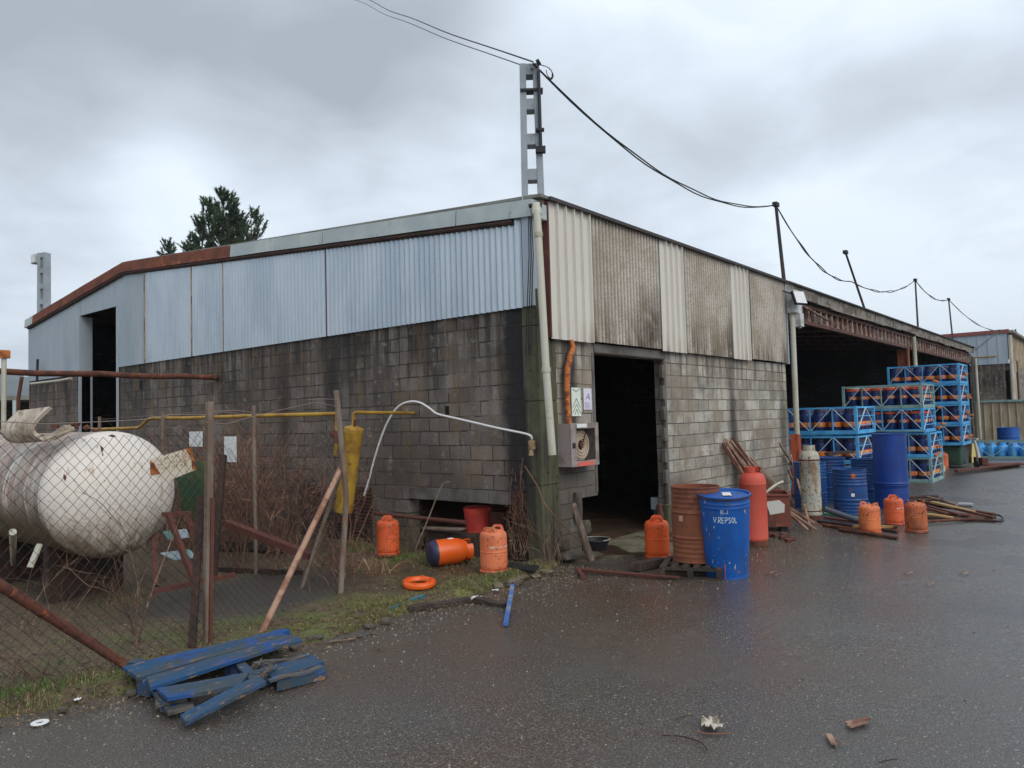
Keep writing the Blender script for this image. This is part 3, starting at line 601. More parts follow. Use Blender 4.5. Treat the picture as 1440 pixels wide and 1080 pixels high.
notice(803,545,817,585,m_green,'pale green notice with line drawing fixed left of the doorway',0)
notice(820,546,832,576,m_lil,'small pale lilac notice beside the doorway edge',1)
# valve block and white hose
vb=empty('gas_regulator',WX(748,626,-.08),'small brass coloured gas regulator at the end of the white hose','regulator')
m_brass=mat('brass',C(150,126,96),rough=.45,metal=.4,layers=[dict(s=20,t=(.5,.65),c=C(96,80,66))])
MB().box((-.035,-.035,-.06),(.035,.035,.06)).build('body',m_brass,vb,bevel=.01); MB().tube([(-.02,0,-.06),(-.02,0,-.13)],[.03,.035],12).build('cap',m_brass,vb,smooth=40); MB().tube([(0,0,.06),(.0,0,.1)],.015,8).build('inlet',m_brass,vb,smooth=40)
hp=[(512,697),(520,670),(528,640),(538,610),(548,588),(560,572),(575,565),(590,566),(604,574),(615,582),(640,588),(670,595),(700,602),(730,608),(745,612)]
o=MB().tube(smoothpts([WX(x,y,-.35+.25*i/14) for i,(x,y) in enumerate(hp)]+[WX(748,617,-.08)]),.015,10).build('gas_hose',mat('white_hose',C(200,198,196),rough=.4),None,smooth=60); tag(o,'white hose arching over the block wall from the yellow canister to the corner','hose')
# gas pipes
m_yel=mat('yellow_paint',C(158,126,42),rough=.6,layers=[dict(s=4,t=(.42,.62),c=C(132,96,38)),dict(s=14,t=(.62,.7),c=C(98,70,36)),dict(s=2,t=(.6,.7),c=C(120,92,44))])
YX=-1.25
yp=[(582,581,0.),(540,581,-.5),(500,579,YX),(497,581,YX),(497,590,YX)]
o=MB().tube([WX(582,581,.02),WX(581,581,-.06),WX(500,580,YX),WX(497,582,YX),WX(497,604,YX)],.024,10).build('gas_pipe',m_yel,None,smooth=60); tag(o,'short yellow gas pipe leaving the block wall above the yellow canister','pipe')
o=MB().tube(smoothpts([WX(472,640,YX-.1),WX(474,600,YX-.1),WX(474,584,YX-.1),WX(470,582,YX-.1),WX(430,583,YX-.3),WX(350,585,YX-.5),WX(260,588,YX-.6),WX(216,588,YX-.6),WX(206,592,YX-.6),WX(197,600,YX-.6),WX(188,602,YX-.6),WX(130,604,YX-.7)],2),.028,10).build('gas_pipe',m_yel,None,smooth=60); tag(o,'long yellow gas pipe crossing behind the fence towards the white tank','pipe')
o=MB().tube([WX(303,531,.02),WX(303,531,-.1)]+[WX(303,531)+Vector((-.1-i*.5,0,.012*math.sin(i*1.9))) for i in range(1,18)],.05,12).build('water_pipe',m_rust,None,smooth=60); tag(o,'long horizontal rusty pipe running out of the wall above the white tank','pipe')
# yellow canisters
def canister(px,ty,by,rt,rb,label,x):
    tp=WX(px,ty,x); bt=WX(483,by,x); h=(tp-bt).length; t=empty('yellow_canister',bt,label,'canister'); t.rotation_euler=(tp-bt).to_track_quat('Z','Y').to_euler()
    prof=[(0,0),(rb,0),(rb*1.03,.02),(rb+(rt-rb)*.42,h*.5),(rt*.97,h*.93),(rt,h*.94),(rt*1.05,h*.97),(rt*1.0,h),(rt*.5,h*1.02),(0,h*1.02)]
    MB().lathe(prof,28).build('shell',m_yel,t,smooth=40)
    MB().tube([(0,0,h*1.02),(0,0,h*1.10)],.02,8).build('valve',m_rustred,t,smooth=40); 
    b=MB(); 
    for q_ in (0,2.1,4.2): b.tube([(rb*.8*math.cos(q_),rb*.8*math.sin(q_),0),(rb*.9*math.cos(q_),rb*.9*math.sin(q_),-bt.z+.02)],.012,6)
    b.each('leg',m_rustdark,t)
canister(498,602,719,.125,.118,'tall yellow canister leaning behind the leaning fence post, fed by the short yellow pipe',YX)
b=MB(); b.lathe([(0,0),(.05,0),(.06,.04),(.05,.09),(0,.09)],12,T(*WX(470,615,YX-.2))); b.lathe([(0,0),(.035,0),(.035,.12),(0,.12)],10,T(*WX(472,624,YX-.2))); tag(b.build('pipe_valve',m_rustred,None,smooth=40),'rusty red valve on the yellow pipe beside the leaning post','valve')
# ---------------- gas bottles ----------------
def bottle(loc,label,col,dark,cat='gas bottle',rz=0.,rot=None,group='orange butane bottles standing in the yard',rust=.0,sticker=False,sc_=1.,zs=1.):
    t=empty('gas_bottle',loc,label,cat,group,rz,rot); t.scale=(sc_,sc_,sc_*zs)
    m_=mat('bottle_paint',col,rough=.55,spec=.5,bump=(5,.004),layers=[dict(s=2.4,t=(.4,.65),c=dark,a=.8),dict(s=26,t=(.61-rust*.1,.66-rust*.06),c=C(60,40,34),a=.85),dict(s=9,t=(.58,.64),c=C(150,100,76),a=.5,st=(1,1,.5)),dict(s=14,t=(.35,.6),c=C(84,48,34),a=.7,mask=both(zmask(.07,.04),zmask(-.1,-.05))),dict(s=4,t=(.5-rust*.12,.62),c=C(110,62,40),a=.15+rust*.7),dict(s=3,t=(.3,.55),c=C(76,44,32),a=.55+rust*.3,mask=both(zmask(.05,.02),zmask(-.1,-.05)))])
    r=.155
    prof=[(0,.06),(.13,.045),(.142,.05),(.152,.075),(r,.10),(r,.11),(r,.243),(r,.247),(r+.003,.25),(r+.003,.258),(r,.261),(r,.265),(r,.405),(r,.41),(r-.003,.43),(.146,.452),(.128,.472),(.09,.487),(.045,.495),(0,.497)]
    MB().lathe(prof,40).build('body',m_,t,smooth=50)
    MB().lathe([(.135,.012),(.15,.0),(.162,.004),(.163,.045),(.158,.052),(.140,.052),(.135,.012)],40).build('foot_ring',m_,t,smooth=40)
    for a_ in (0,math.pi):
        P=[]
        for k in range(13):
            u=-1+2*k/12; an=a_+u*.60; P.append(Vector((.118*math.cos(an),.118*math.sin(an),.468+.052*(1-abs(u)**5))))
        b=MB()
        for i in range(12):
            p,q_=P[i],P[i+1]; b.beam(p,q_+(q_-p)*.1,.012,.03,up=Vector((math.cos(a_),math.sin(a_),0)).cross(q_-p))
        b.build('handle',m_,t,smooth=40)
    MB().lathe([(0,.49),(.022,.49),(.022,.515),(.014,.517),(.014,.53),(0,.53)],14).build('valve',m_brass,t,smooth=40)
    if sticker: 
        MB().lathe([(r+.002,.30),(r+.002,.325)],30,None,rad(190),rad(290)).build('scuff_band',mat('scuff',C(176,160,140),rough=.9,layers=[dict(s=30,t=(.4,.6),c=col)]),t)
    return t
OR=C(214,88,36); ORD=C(190,70,32); OF=C(206,112,74); OFD=C(190,96,62)
bottle(G(546,781,.04),'bright orange gas bottle on the grass left of the one lying down',C(206,88,42),C(186,74,38),rz=.9,rust=.3)
bottle(G(695,806,.03),'faded salmon orange gas bottle with a grey scuff standing near the moss pillar',OF,OFD,rz=.2,rust=.15,sticker=True,sc_=1.05)
bottle(G(925,785,.03),'vivid orange gas bottle standing in the doorway on the threshold slab',C(228,82,26),C(214,72,24),rz=.5,rust=.05)
bottle(G(1224,750),'dull orange gas bottle leftmost of the three before the blue drums',C(206,112,66),C(184,94,56),rz=1.2,rust=.25,sc_=.97,zs=.9)
b4=bottle(G(1258,738),'red orange gas bottle with grey scuff, middle of the three by the drums',C(206,92,52),C(186,74,44),rz=.3,rust=.2,sticker=True,sc_=.93,zs=.95)
bottle(G(1289,748),'rusty brown orange gas bottle rightmost of the three by the pipe pile',C(176,92,50),C(150,74,44),rz=2.,rust=.75,sc_=.98,zs=.92)
bottle(G(1326,660),'orange gas bottle standing beside the dark green bin under the cage stack',C(196,98,60),C(170,80,50),rz=.4,rust=.3)
# lying lightweight bottle
la=G(603,781,.17);lb=G(657,775,.17); ang=math.atan2(lb.y-la.y,lb.x-la.x)
lt=empty('gas_bottle',(la.x,la.y,.19),'orange gas bottle with a navy base lying on its side in the grass','gas bottle','orange butane bottles standing in the yard'); lt.rotation_euler=(0,rad(90),ang)
m_vor=mat('vivid_orange',C(236,84,22),rough=.35,layers=[dict(s=5,t=(.55,.65),c=C(214,70,24))]); m_navy=mat('navy_plastic',C(34,38,62),rough=.4,layers=[dict(s=6,t=(.5,.65),c=C(48,46,60))])
MB().lathe([(0,.07),(.16,.07),(.163,.09),(.165,.2),(.165,.36),(.15,.43),(.125,.47),(.12,.50),(0,.50)],36).build('body',m_vor,lt,smooth=40)
MB().lathe([(0,0),(.11,0),(.13,.012),(.155,.04),(.165,.075),(.1655,.085),(.12,.085)],36).build('base',m_navy,lt,smooth=40)
b=MB()
for a_ in (-.2,1.9,4.0): b.lathe([(.115,.47),(.135,.48),(.14,.56),(.125,.565),(.112,.55),(.115,.47)],14,None,a_,a_+1.5)
b.each('guard_ring',m_vor,lt,smooth=40)
MB().box((-.168,-.03,.26),(-.160,.03,.33)).build('label',mat('label_white',C(220,214,212)),lt)
# loose orange ring
rg=empty('orange_ring',G(589,824,.02),'orange plastic ring lying on the muddy grass','ring',rot=(rad(3),rad(-3),.3))
MB().lathe([(.11,.03),(.12,.008),(.15,.0),(.185,.012),(.19,.04),(.175,.065),(.14,.072),(.118,.06),(.11,.03)],40,None,0,2*math.pi,dent=lambda q_,z:1+.02*math.sin(q_*5)).build('rim',m_vor,rg,smooth=60)
b=MB()
for i in range(6): a_=i*1.047+.2; b.beam((.13*math.cos(a_),.13*math.sin(a_),.068),(.17*math.cos(a_+.1),.17*math.sin(a_+.1),.068),.03,.012)
b.each('clip',m_vor,rg)
# ---------------- drums ----------------
def drum(loc,label,m_,r=.29,h=.88,open_=False,rz=0,group='steel and plastic drums in the yard',lidcol=None,bulge=.0,z0rim=True,tilt=None,hoops=(.33,.66),corr_=True):
    t=empty('drum',loc,label,'drum',group,rz)
    if tilt: t.rotation_euler=tilt
    prof=[(r-.012,0),(r+.004,.0),(r+.007,.012),(r-.002,.022)]
    def rr(z): return r
    zs=[.022+(h-.044)*i/88 for i in range(1,88)]
    for z in zs:
        k=z/h; q_=0
        for hz in hoops: q_+=.013*math.exp(-((k-hz)/.012)**2)
        if corr_ and (k<.28 or k>.70) and .05<k<.95: q_+=.0035*(math.sin(z*110)+0)
        prof.append((r-.003+q_,z))
    prof+=[(r-.002,h-.022),(r+.007,h-.014),(r+.008,h-.004),(r+.002,h),(r-.010,h-.004)]
    if open_: prof+=[(r-.012,h-.05),(r-.014,.02),(0,.02)]
    else: prof+=[(r-.012,h-.018),(0,h-.016)]
    MB().lathe([(0,.004)]+prof[0:],56,dent=lambda q_,z:1+.004*math.sin(q_*3+z*4)+.022*noise.noise(Vector((math.cos(q_)*1.6,math.sin(q_)*1.6,z*2.4+r*50)))*math.sin(math.pi*min(1,z/h))).build('shell',m_,t,smooth=35)
    return t
BL=0
def bluem(name,c,d,wear): return mat(name,c,rough=.42,rnd=1,bump=(4,.004),layers=[dict(s=2.5,t=(.42,.66),c=d,a=.8),dict(s=9,t=(.70-wear*.05,.73-wear*.05),c=C(176,168,156),st=(1.4,1.4,.5),a=.7),dict(s=13,t=(.68-wear*.08,.73-wear*.08),c=C(110,60,40),a=.9),dict(s=3,t=(.5,.7),r=.6),dict(s=6,t=(.52,.66),c=C(60,66,84),a=.35+wear*.3,st=(2,2,.3))])
m_blue1=bluem('blue_drum_paint',C(12,78,150),C(10,62,128),.45); m_blue2=bluem('blue_drum_worn',C(12,64,122),C(10,48,98),.7); m_blue3=bluem('deep_blue_plastic',C(10,54,128),C(8,44,108),.15)
# front blue drum, slightly narrowing to the foot
fd=empty('drum',G(1023,809),'bright blue drum standing in front with white chalk writing and a paper on the lid','drum','steel and plastic drums in the yard',rz=0)
FR=.278;FH=.95
def fr(z): return FR-.043*(1-z/FH)**1.3
prof=[(0,.004),(fr(0)-.01,0),(fr(0)+.004,.004),(fr(0)+.006,.02),(fr(.03),.03)]
for i in range(1,60):
    z=.03+(FH-.06)*i/60; q_=.008*math.exp(-((z-.82)/.012)**2)+.007*math.exp(-((z-.86)/.01)**2); prof.append((fr(z)+q_,z))
prof+=[(FR-.004,FH-.03),(FR+.012,FH-.022),(FR+.016,FH-.008),(FR+.010,FH),(FR-.006,FH-.004),(FR-.012,FH-.024),(0,FH-.018)]
MB().lathe(prof,64,dent=lambda q_,z:1+.006*math.sin(q_*2+z*5)*(1-z/FH)).build('shell',m_blue1,fd,smooth=35)
fd.rotation_mode='XYZ'
_vd=Vector((CAM[0]-fd.location.x,CAM[1]-fd.location.y,0)).normalized(); fd.rotation_euler=Matrix.Rotation(rad(5.5),3,_vd.cross(Vector((0,0,-1)))).to_euler(); fd.location+=Vector((0,0,.006))
MB().tube([((FR+.014)*Vector((math.cos(i*math.pi/28),math.sin(i*math.pi/28),0)))+Vector((0,0,FH-.028)) for i in range(56)],.007,6,closed=True).build('rim_hoop',m_rustdark,fd,smooth=60)
lc=Matrix.Rotation(.5,4,'Z')
o=MB().box((-.10,-.045,FH-.012),(.08,.05,FH-.009),T(.0,-.03,0)@lc).build('paper_sheet',mat('paper',C(206,196,186),rough=.9,layers=[dict(s=14,t=(.5,.65),c=C(150,132,116))]),fd)
o=MB().lathe([(0,0),(.03,0),(.03,.018),(0,.02)],16,T(.09,.2,FH-.016)).build('bung',m_blue1,fd,smooth=40)
m_chalk=mat('white_chalk',C(186,200,220),rough=.95)
STR={'V':[[(0,1),(.4,0),(.8,1)]],'.':[[(.1,0),(.2,.05)]],'R':[[(0,0),(0,1),(.5,1),(.65,.8),(.5,.55),(0,.5),(.65,0)]],'E':[[(.6,1),(0,1),(0,0),(.6,0)],[(0,.5),(.5,.5)]],'P':[[(0,0),(0,1),(.5,1),(.62,.75),(.5,.5),(0,.48)]],'S':[[(.6,.85),(.35,1),(.05,.8),(.3,.52),(.6,.3),(.35,0),(0,.12)]],'O':[[(.3,0),(0,.3),(0,.7),(.3,1),(.6,.7),(.6,.3),(.3,0)]],'L':[[(0,1),(0,0),(.55,0)]],'T':[[(0,1),(.7,1)],[(.35,1),(.35,0)]],'J':[[(.5,1),(.5,.2),(.25,0),(0,.2)]],'A':[[(0,0),(.35,1),(.7,0)],[(.15,.4),(.55,.4)]],'X':[[(0,0),(.6,1)],[(0,1),(.6,0)]]}
def write(txt,rfun,a_mid,z,hh_,wd,name,m_,parent,r_=.0022,adv=.9,jit=.03):
    b=MB(); tot=0; pos=[]
    for ch in txt: pos.append(tot); tot+=(.45 if ch in '. ' else adv+(.1 if ch=='V' else 0))
    for ch,p0 in zip(txt,pos):
        for st in STR.get(ch,[]):
            P=[]
            for i in range(len(st)-1):
                for k in range(4 if i<len(st)-2 else 5):
                    u=k/4; x=st[i][0]*(1-u)+st[i+1][0]*u; y=st[i][1]*(1-u)+st[i+1][1]*u
                    x+=random.uniform(-jit,jit); y+=random.uniform(-jit,jit); zz_=z+y*hh_; rr_=rfun(zz_)+.001
                    a_=a_mid+((p0+x)-tot/2)*wd/rr_; P.append((rr_*math.cos(a_),rr_*math.sin(a_),zz_))
            b.tube(P,r_,4)
    return b.build(name,m_,parent)
ac=math.atan2(CAM[1]-fd.location.y,CAM[0]-fd.location.x)
write('V.REPSOL',fr,ac+.02,.66,.062,.040,'chalk_writing',m_chalk,fd,.0034)
write('XLJ',lambda z:fr(z)+.002,ac-.02,.765,.05,.035,'chalk_writing',m_chalk,fd,.0024)
b=MB()
for i in range(26):
    a_=ac+random.uniform(-1.1,1.1); z=random.choice([random.uniform(.05,.2),random.uniform(.1,.8)]); l_=random.uniform(.004,.05)
    P=[((fr(zz_)+.001)*math.cos(a_+random.uniform(-.01,.01)),(fr(zz_)+.001)*math.sin(a_),zz_) for zz_ in (z,z+l_/2,z+l_)]; b.tube(P,random.uniform(.001,.0025),4)
b.build('scratches',m_chalk,fd)
b=MB(); P=[((fr(z)+.001)*math.cos(ac-.1),(fr(z)+.001)*math.sin(ac-.1),z) for z in (.02,.08,.14,.2)]; b.tube(P,[.006,.004,.008,.003],5); tag(b.build('red_streak',mat('red_mark',C(176,70,58))if True else None,fd),'red paint streak near the foot')
m_rdrum=mat('rusty_drum',C(118,68,46),rough=.85,bump=(60,.0015),layers=[dict(s=2.2,t=(.4,.65),c=C(92,54,40)),dict(s=7,t=(.55,.68),c=C(138,84,56),a=.7,st=(1,1,.6)),dict(s=18,t=(.62,.7),c=C(70,44,36))])
# pallet below it
def pallet(loc,rz,label,m_,name='pallet'):
    t=empty(name,loc,label,'pallet',None,rz)
    for i in range(6): MB().box((-.5,-.58+i*.2,.118),(.5,-.58+i*.2+.11,.138)).build('deck_board',m_,t,bevel=.003)
    for x in (-.5,-.07,.36): MB().box((x,-.58,.095),(x+.14,.53,.117)).build('stringer',m_,t,bevel=.003)
    for x in (-.5,-.07,.36):
        for y in (-.58,-.07,.43): MB().box((x+.001,y+.001,.018),(x+.139,y+.099,.094)).build('block',m_,t,bevel=.003)
    for x in (-.5,-.07,.36): MB().box((x,-.58,-.002),(x+.14,.53,.017)).build('bottom_board',m_,t)
    return t
m_dwood=mat('dark_wet_wood',C(62,50,42),rough=.8,bump=(30,.003,4,(1,1,6)),rnd=1,layers=[dict(s=4,t=(.4,.62),c=C(42,35,31),st=(6,1,1)),dict(s=9,t=(.58,.7),c=C(92,76,62),st=(5,1,1),a=.7)])
pl=G(980,787,.14); pt_=pallet((pl.x-.13,pl.y+.0,.0),.35,'dark broken wooden pallet under the rusty drum',m_dwood); pt_.scale=(.66,.62,1)
rd=drum(G(981,787,.139),'rust brown open steel drum standing on the dark pallet left of the front blue drum',m_rdrum,.28,.87,open_=True)
a_r=math.atan2(CAM[1]-rd.location.y,CAM[0]-rd.location.x)
MB().lathe([(.284,.48),(.284,.545)],8,None,a_r-.75,a_r-.55).build('label',mat('tan_label',C(170,130,104)),rd)
# drums of the middle group
od=drum(G(1197,722),'blue steel drum with peeled orange patch on its rim and a small white label',m_blue2,.285,.80,open_=True)
bb=drum(G(1141,714),'blue steel drum behind the grey gas cylinder',m_blue2,.30,.88,rz=2)
bb=drum(G(1222,707),'blue steel drum half hidden between the labelled one and the tall drum',m_blue2,.30,.88,rz=3,open_=True)
bb=drum(G(1184,708)+Vector((.3,.3,0)),'blue drum at the back with planks lying across it',m_blue2,.30,.9,rz=1)
td=G(1255,714)
ld=drum(td,'low cut blue drum forming the foot of the tall blue drum',m_blue3,.292,.43,hoops=(.93,),corr_=False)
ud=drum(td+Vector((0,0,.432)),'tall deep blue plastic drum standing upside down on the cut drum',m_blue3,.298,.96,hoops=(.04,),corr_=False)
bx=G(1197,722); a_=math.atan2(CAM[1]-bx.y,CAM[0]-bx.x)
MB().lathe([(.292,.33),(.292,.385)],6,None,a_+.05,a_+.24).build('paper_label',mat('lab_w',C(206,206,206)),od)
MB().lathe([(.298,.10),(.298,.20)],8,None,a_-.45,a_-.1).build('paper_label',mat('lab_w2',C(206,206,206)),ld)
MB().lathe([(.293,.64),(.293,.70),(.292,.73)],8,None,a_+.1,a_+.34).build('peeled_patch',m_rustorange,od)
b=MB(); 
for k in range(3): b.beam(G(1165,700)+Vector((0,0,.91+.02*k)),G(1218,700)+Vector((.4,.3+.05*k,.93+.02*k)),.10,.018)
tag(b.build('plank',m_dwood),'weathered planks lying across the tops of the back blue drums','plank')
# ---------------- tall cylinders ----------------
def cylinder(loc,label,m_,r,h,neck,group=None,rz=0):
    t=empty('gas_cylinder',loc,label,'gas cylinder',group,rz)
    prof=[(0,.05),(r*.9,.05),(r,.09),(r+.003,.1),(r,.11),(r,h*.78),(r+.004,h*.785),(r,h*.795),(r,h*.81),(r*.96,h*.86),(r*.82,h*.90),(r*.6,h*.925),(0,h*.93)]
    MB().lathe(prof,44).build('body',m_,t,smooth=45)
    MB().lathe([(r*.9,.0),(r*.99,.0),(r*.99,.075),(r*.9,.075),(r*.9,0)],36).build('foot_ring',m_rust,t,smooth=40)
    b=MB(); b.lathe([(neck,h*.90),(neck+.008,h*.90),(neck+.008,h),(neck,h),(neck,h*.90)],30,None,.5,5.6); b.build('neck_collar',m_,t,smooth=40)
    MB().lathe([(0,h*.92),(.03,h*.92),(.03,h*.97),(0,h*.98)],12).build('valve',m_brass,t,smooth=40)
    return t
m_salmon=mat('salmon_paint',C(176,76,60),rough=.65,bump=(5,.003),layers=[dict(s=2,t=(.4,.65),c=C(178,68,54)),dict(s=20,t=(.66,.72),c=C(120,56,46)),dict(s=3,t=(.55,.7),c=C(200,92,76),a=.5)])
rc=cylinder(G(1062,766),'tall salmon red gas cylinder standing behind the front blue drum',m_salmon,.182,1.09,.10,rz=-1.7)
ar=math.atan2(CAM[1]-rc.location.y,CAM[0]-rc.location.x)
mwt=mat('stencil_white',C(226,206,196),rough=.9)
write('ATP',lambda z:.184,ar-.12,.70,.032,.034,'stencil_text',mwt,rc,.004,jit=.01) if False else write('TP',lambda z:.184,ar+.16,.70,.034,.034,'stencil_text',mwt,rc,.004,jit=.01)
b=MB(); z0=.66; a0=ar+.62; rr_=.185
def cp_(x,z): return (rr_*math.cos(a0+x/rr_),rr_*math.sin(a0+x/rr_),z0+z)
b.tube([cp_(.028*math.cos(t)*(1 if math.sin(t)<0 else 1-.35*math.sin(t)),.03*math.sin(t)+(.018 if math.sin(t)>.8 else 0)) for t in [i*math.pi/10 for i in range(20)]],.003,5,closed=True)
b.tube([cp_(0,-.018),cp_(-.008,.0),cp_(.004,.012),cp_(.0,.03)],.003,5); b.tube([cp_(-.045,-.055),cp_(.045,-.055)],.0025,5); b.build('stencil_emblem',mwt,rc)
m_greyc=mat('flaking_grey_paint',C(160,156,142),rough=.8,bump=(30,.003),layers=[dict(s=2.5,t=(.4,.6),c=C(146,150,142)),dict(s=9,t=(.5,.6),c=C(126,96,66),st=(1,1,.5),a=.8),dict(s=24,t=(.58,.64),c=C(84,56,40)),dict(s=3,t=(.56,.64),c=C(178,170,148),a=.7)])
gc=cylinder(G(1142,730),'tall pale grey gas cylinder with flaking rusty paint behind the rusty crate',m_greyc,.165,1.27,.09,rz=.4)
MB().lathe([(.166,1.0),(.171,1.005),(.171,1.025),(.166,1.03)],30).build('band',m_rust,gc,smooth=40); MB().lathe([(.166,.14),(.170,.145),(.170,.155),(.166,.16)],30).build('band',m_rust,gc,smooth=40)
# ---------------- rusty crate ----------------
c0=G(1113,748); ct=empty('steel_crate',(c0.x,c0.y,0),'rusty open steel crate with a patch of old white paint behind the red cylinder','crate',rz=0)
Lx=.72; Ly=.95; ct.rotation_euler=(0,0,rad(24))
m_crate=mat('crate_rust',C(108,58,44),rough=.75,bump=(40,.0015),layers=[dict(s=2.5,t=(.42,.62),c=C(84,48,40)),dict(s=8,t=(.56,.66),c=C(140,78,52),a=.7),dict(s=14,t=(.62,.7),c=C(56,38,34))])
b=MB(); zb_,zt_=.08,.55
b.box((0,0,zb_),(Lx,.012,zt_)); b.box((0,Ly-.012,zb_),(Lx,Ly,zt_)); b.box((0,.012,zb_),(.012,Ly-.012,zt_)); b.box((Lx-.012,.012,zb_),(Lx,Ly-.012,zt_)); b.box((.012,.012,zb_),(Lx-.012,Ly-.012,zb_+.02)); b.build('shell',m_crate,ct)
b=MB(); 
for (p,q_) in (((0,0),(Lx,0)),((0,Ly),(Lx,Ly)),((0,0),(0,Ly)),((Lx,0),(Lx,Ly))): b.beam((p[0],p[1],zt_+.012),(q_[0],q_[1],zt_+.012),.045,.03)
b.each('rim',m_crate,ct,bevel=.004)
b=MB(); 
for x in (.05,Lx-.15):
    for y in (.05,Ly-.15): b.box((x,y,0),(x+.1,y+.1,.088))
b.each('foot',m_black,ct)
tag(MB().poly([(-.004,.09,.30),(-.004,.30,.26),(-.004,.36,.46),(-.004,.16,.49),(-.004,.08,.42)],(.003,0,0)).build('paint_patch',mat('white_patch',C(186,184,174),rough=.8,layers=[dict(s=4,t=(.55,.66),c=C(108,58,44))]),ct,fix=True),'patch of old white paint on its front')
o=MB().tube(smoothpts([(c0.x+.2,c0.y+.55,.48),(c0.x+.25,c0.y+.45,.58),(c0.x+.38,c0.y+.35,.68),(c0.x+.55,c0.y+.3,.72)]),.022,10).build('bent_tube',m_pipew,None,smooth=50); tag(o,'bent pale tube sticking out of the rusty crate','tube')
# bundles of steel bars leaning on the wall
m_bar=mat('bar_rust',C(146,118,98),rough=.8,rnd=1,layers=[dict(s=4,t=(.42,.62),c=C(98,64,52)),dict(s=10,t=(.56,.68),c=C(160,126,104),a=.8)])
tpx=[WY(x,y,-.04) for x,y in ((1016,625),(1020,617),(1025,622),(1030,615),(1035,620),(1040,628),(1022,630),(1030,630),(1037,634),(1050,644),(1056,643),(1018,622),(1033,624),(1028,619),(1043,640))]
for i,tp in enumerate(tpx):
    bs_=Vector((tp.x+.62+random.uniform(-.06,.10)+(.15 if i>8 else 0),-.5-random.uniform(0,.2),.02))
    o=MB().beam(tp,bs_,.035,.035,jit=.002) ; o=o.build('steel_bar',m_bar if i%3 else m_rustred,None); tag(o,'thin rusty steel bar in the bundle leaning on the grey wall behind the cylinder','bar','rusty bars leaning against the wall')
# small bars between the wall end and the drums
for i,(a1,b1) in enumerate((((1112,640),(1140,745)),((1108,660),(1125,700)),((1096,623),(1136,690)),((1122,722),(1148,748)),((1125,716),(1156,744)),((1120,728),(1136,748)))):
    pa=G(a1[0],a1[1],.0) if i>2 else WY(a1[0],a1[1],-.15); pb_=G(*b1)+Vector((0,0,.03))
    if i>2: pa=G(1122+i*3,740)+Vector((-.35,.55,.55))
    tag(MB().beam(pa,pb_,.035,.03).build('steel_bar',m_bar,None),'loose steel bar propped between the crate and the grey cylinder','bar','bars propped by the grey cylinder')
for i in range(9):
    p=G(1090+random.uniform(-25,28),757+random.uniform(-3,5)); tag(MB().box((-.05,-.03,0),(.05,.03,.05),T(p.x,p.y,.0)@Rz(random.random()*3)@Matrix.Rotation(random.uniform(-.3,.3),4,'X')).build('brick_fragment',m_rustred,None,bevel=.008),'red brick fragment lying below the rusty crate','rubble','brick fragments under the crate')
# pile of rusty pipes: px ends
pile=[((1150,733),(1262,748),.03),((1155,738),(1235,752),.02),((1160,728),(1260,742),.06),((1180,745),(1262,757),.03),((1200,740),(1258,741),.07),
((1270,706),(1325,702),.10),((1285,702),(1398,728),.12),((1290,708),(1400,724),.07),((1300,716),(1395,731),.04),((1290,722),(1340,729),.06),((1300,728),(1400,733),.02),((1296,734),(1396,729),.05),((1305,712),(1350,724),.13),((1300,698),(1345,710),.10),((1310,706),(1370,720),.15),((1275,700),(1318,698),.14),((1292,712),(1330,722),.16),((1320,722),(1372,726),.06)]
for i,(a1,b1,z) in enumerate(pile):
    mm=[m_rustdark,m_rust,m_rustred,m_bar,mat('ochre_bar',C(168,136,88),rough=.8)][i%5] if i!=3 else m_rust
    o=MB()
    pa,pb_=G(*a1,z),G(*b1,max(.02,z*.5))
    if i%2: o.tube([pa,pa.lerp(pb_,.5)+Vector((0,0,.01)),pb_],random.uniform(.024,.034),8)
    else: o.beam(pa,pb_,.06,.035)
    tag(o.build('scrap_bar',mm,None,smooth=50 if i%2 else None),('rusty scrap bar on the ground left of the three orange bottles' if i<5 else 'rusty scrap bar in the pile spilling right onto the asphalt'),'scrap bar','scrap bars left of the bottles' if i<5 else 'scrap bars in the right pile')
o=MB().tube([G(1158,715,.30),G(1215,735,.03)],.045,12).build('plastic_pipe',mat('dark_pipe',C(58,62,70),rough=.5),None,smooth=50); tag(o,'dark grey plastic pipe slanting down behind the left orange bottle','pipe')
o=MB().tube([G(1160,722,.10),G(1210,729,.10)],.025,10).build('plastic_pipe',mat('green_pipe',C(70,130,100),rough=.5),None,smooth=50); tag(o,'pale green plastic pipe behind the left orange bottle','pipe')
o=MB().tube([G(1348,709,.04),G(1368,710,.04)],.035,10).build('plastic_pipe',mat('grey_pipe',C(150,152,156),rough=.5),None,smooth=50); tag(o,'short grey pipe end poking out of the scrap pile','pipe')
o=MB().tube(smoothpts([G(1392,727,.03),G(1402,724,.05),G(1410,728,.03),G(1406,733,.02),G(1396,732,.02)]),.015,6).build('hose_end',m_black,None,smooth=50); tag(o,'black hose loop at the right tip of the scrap pile','hose')
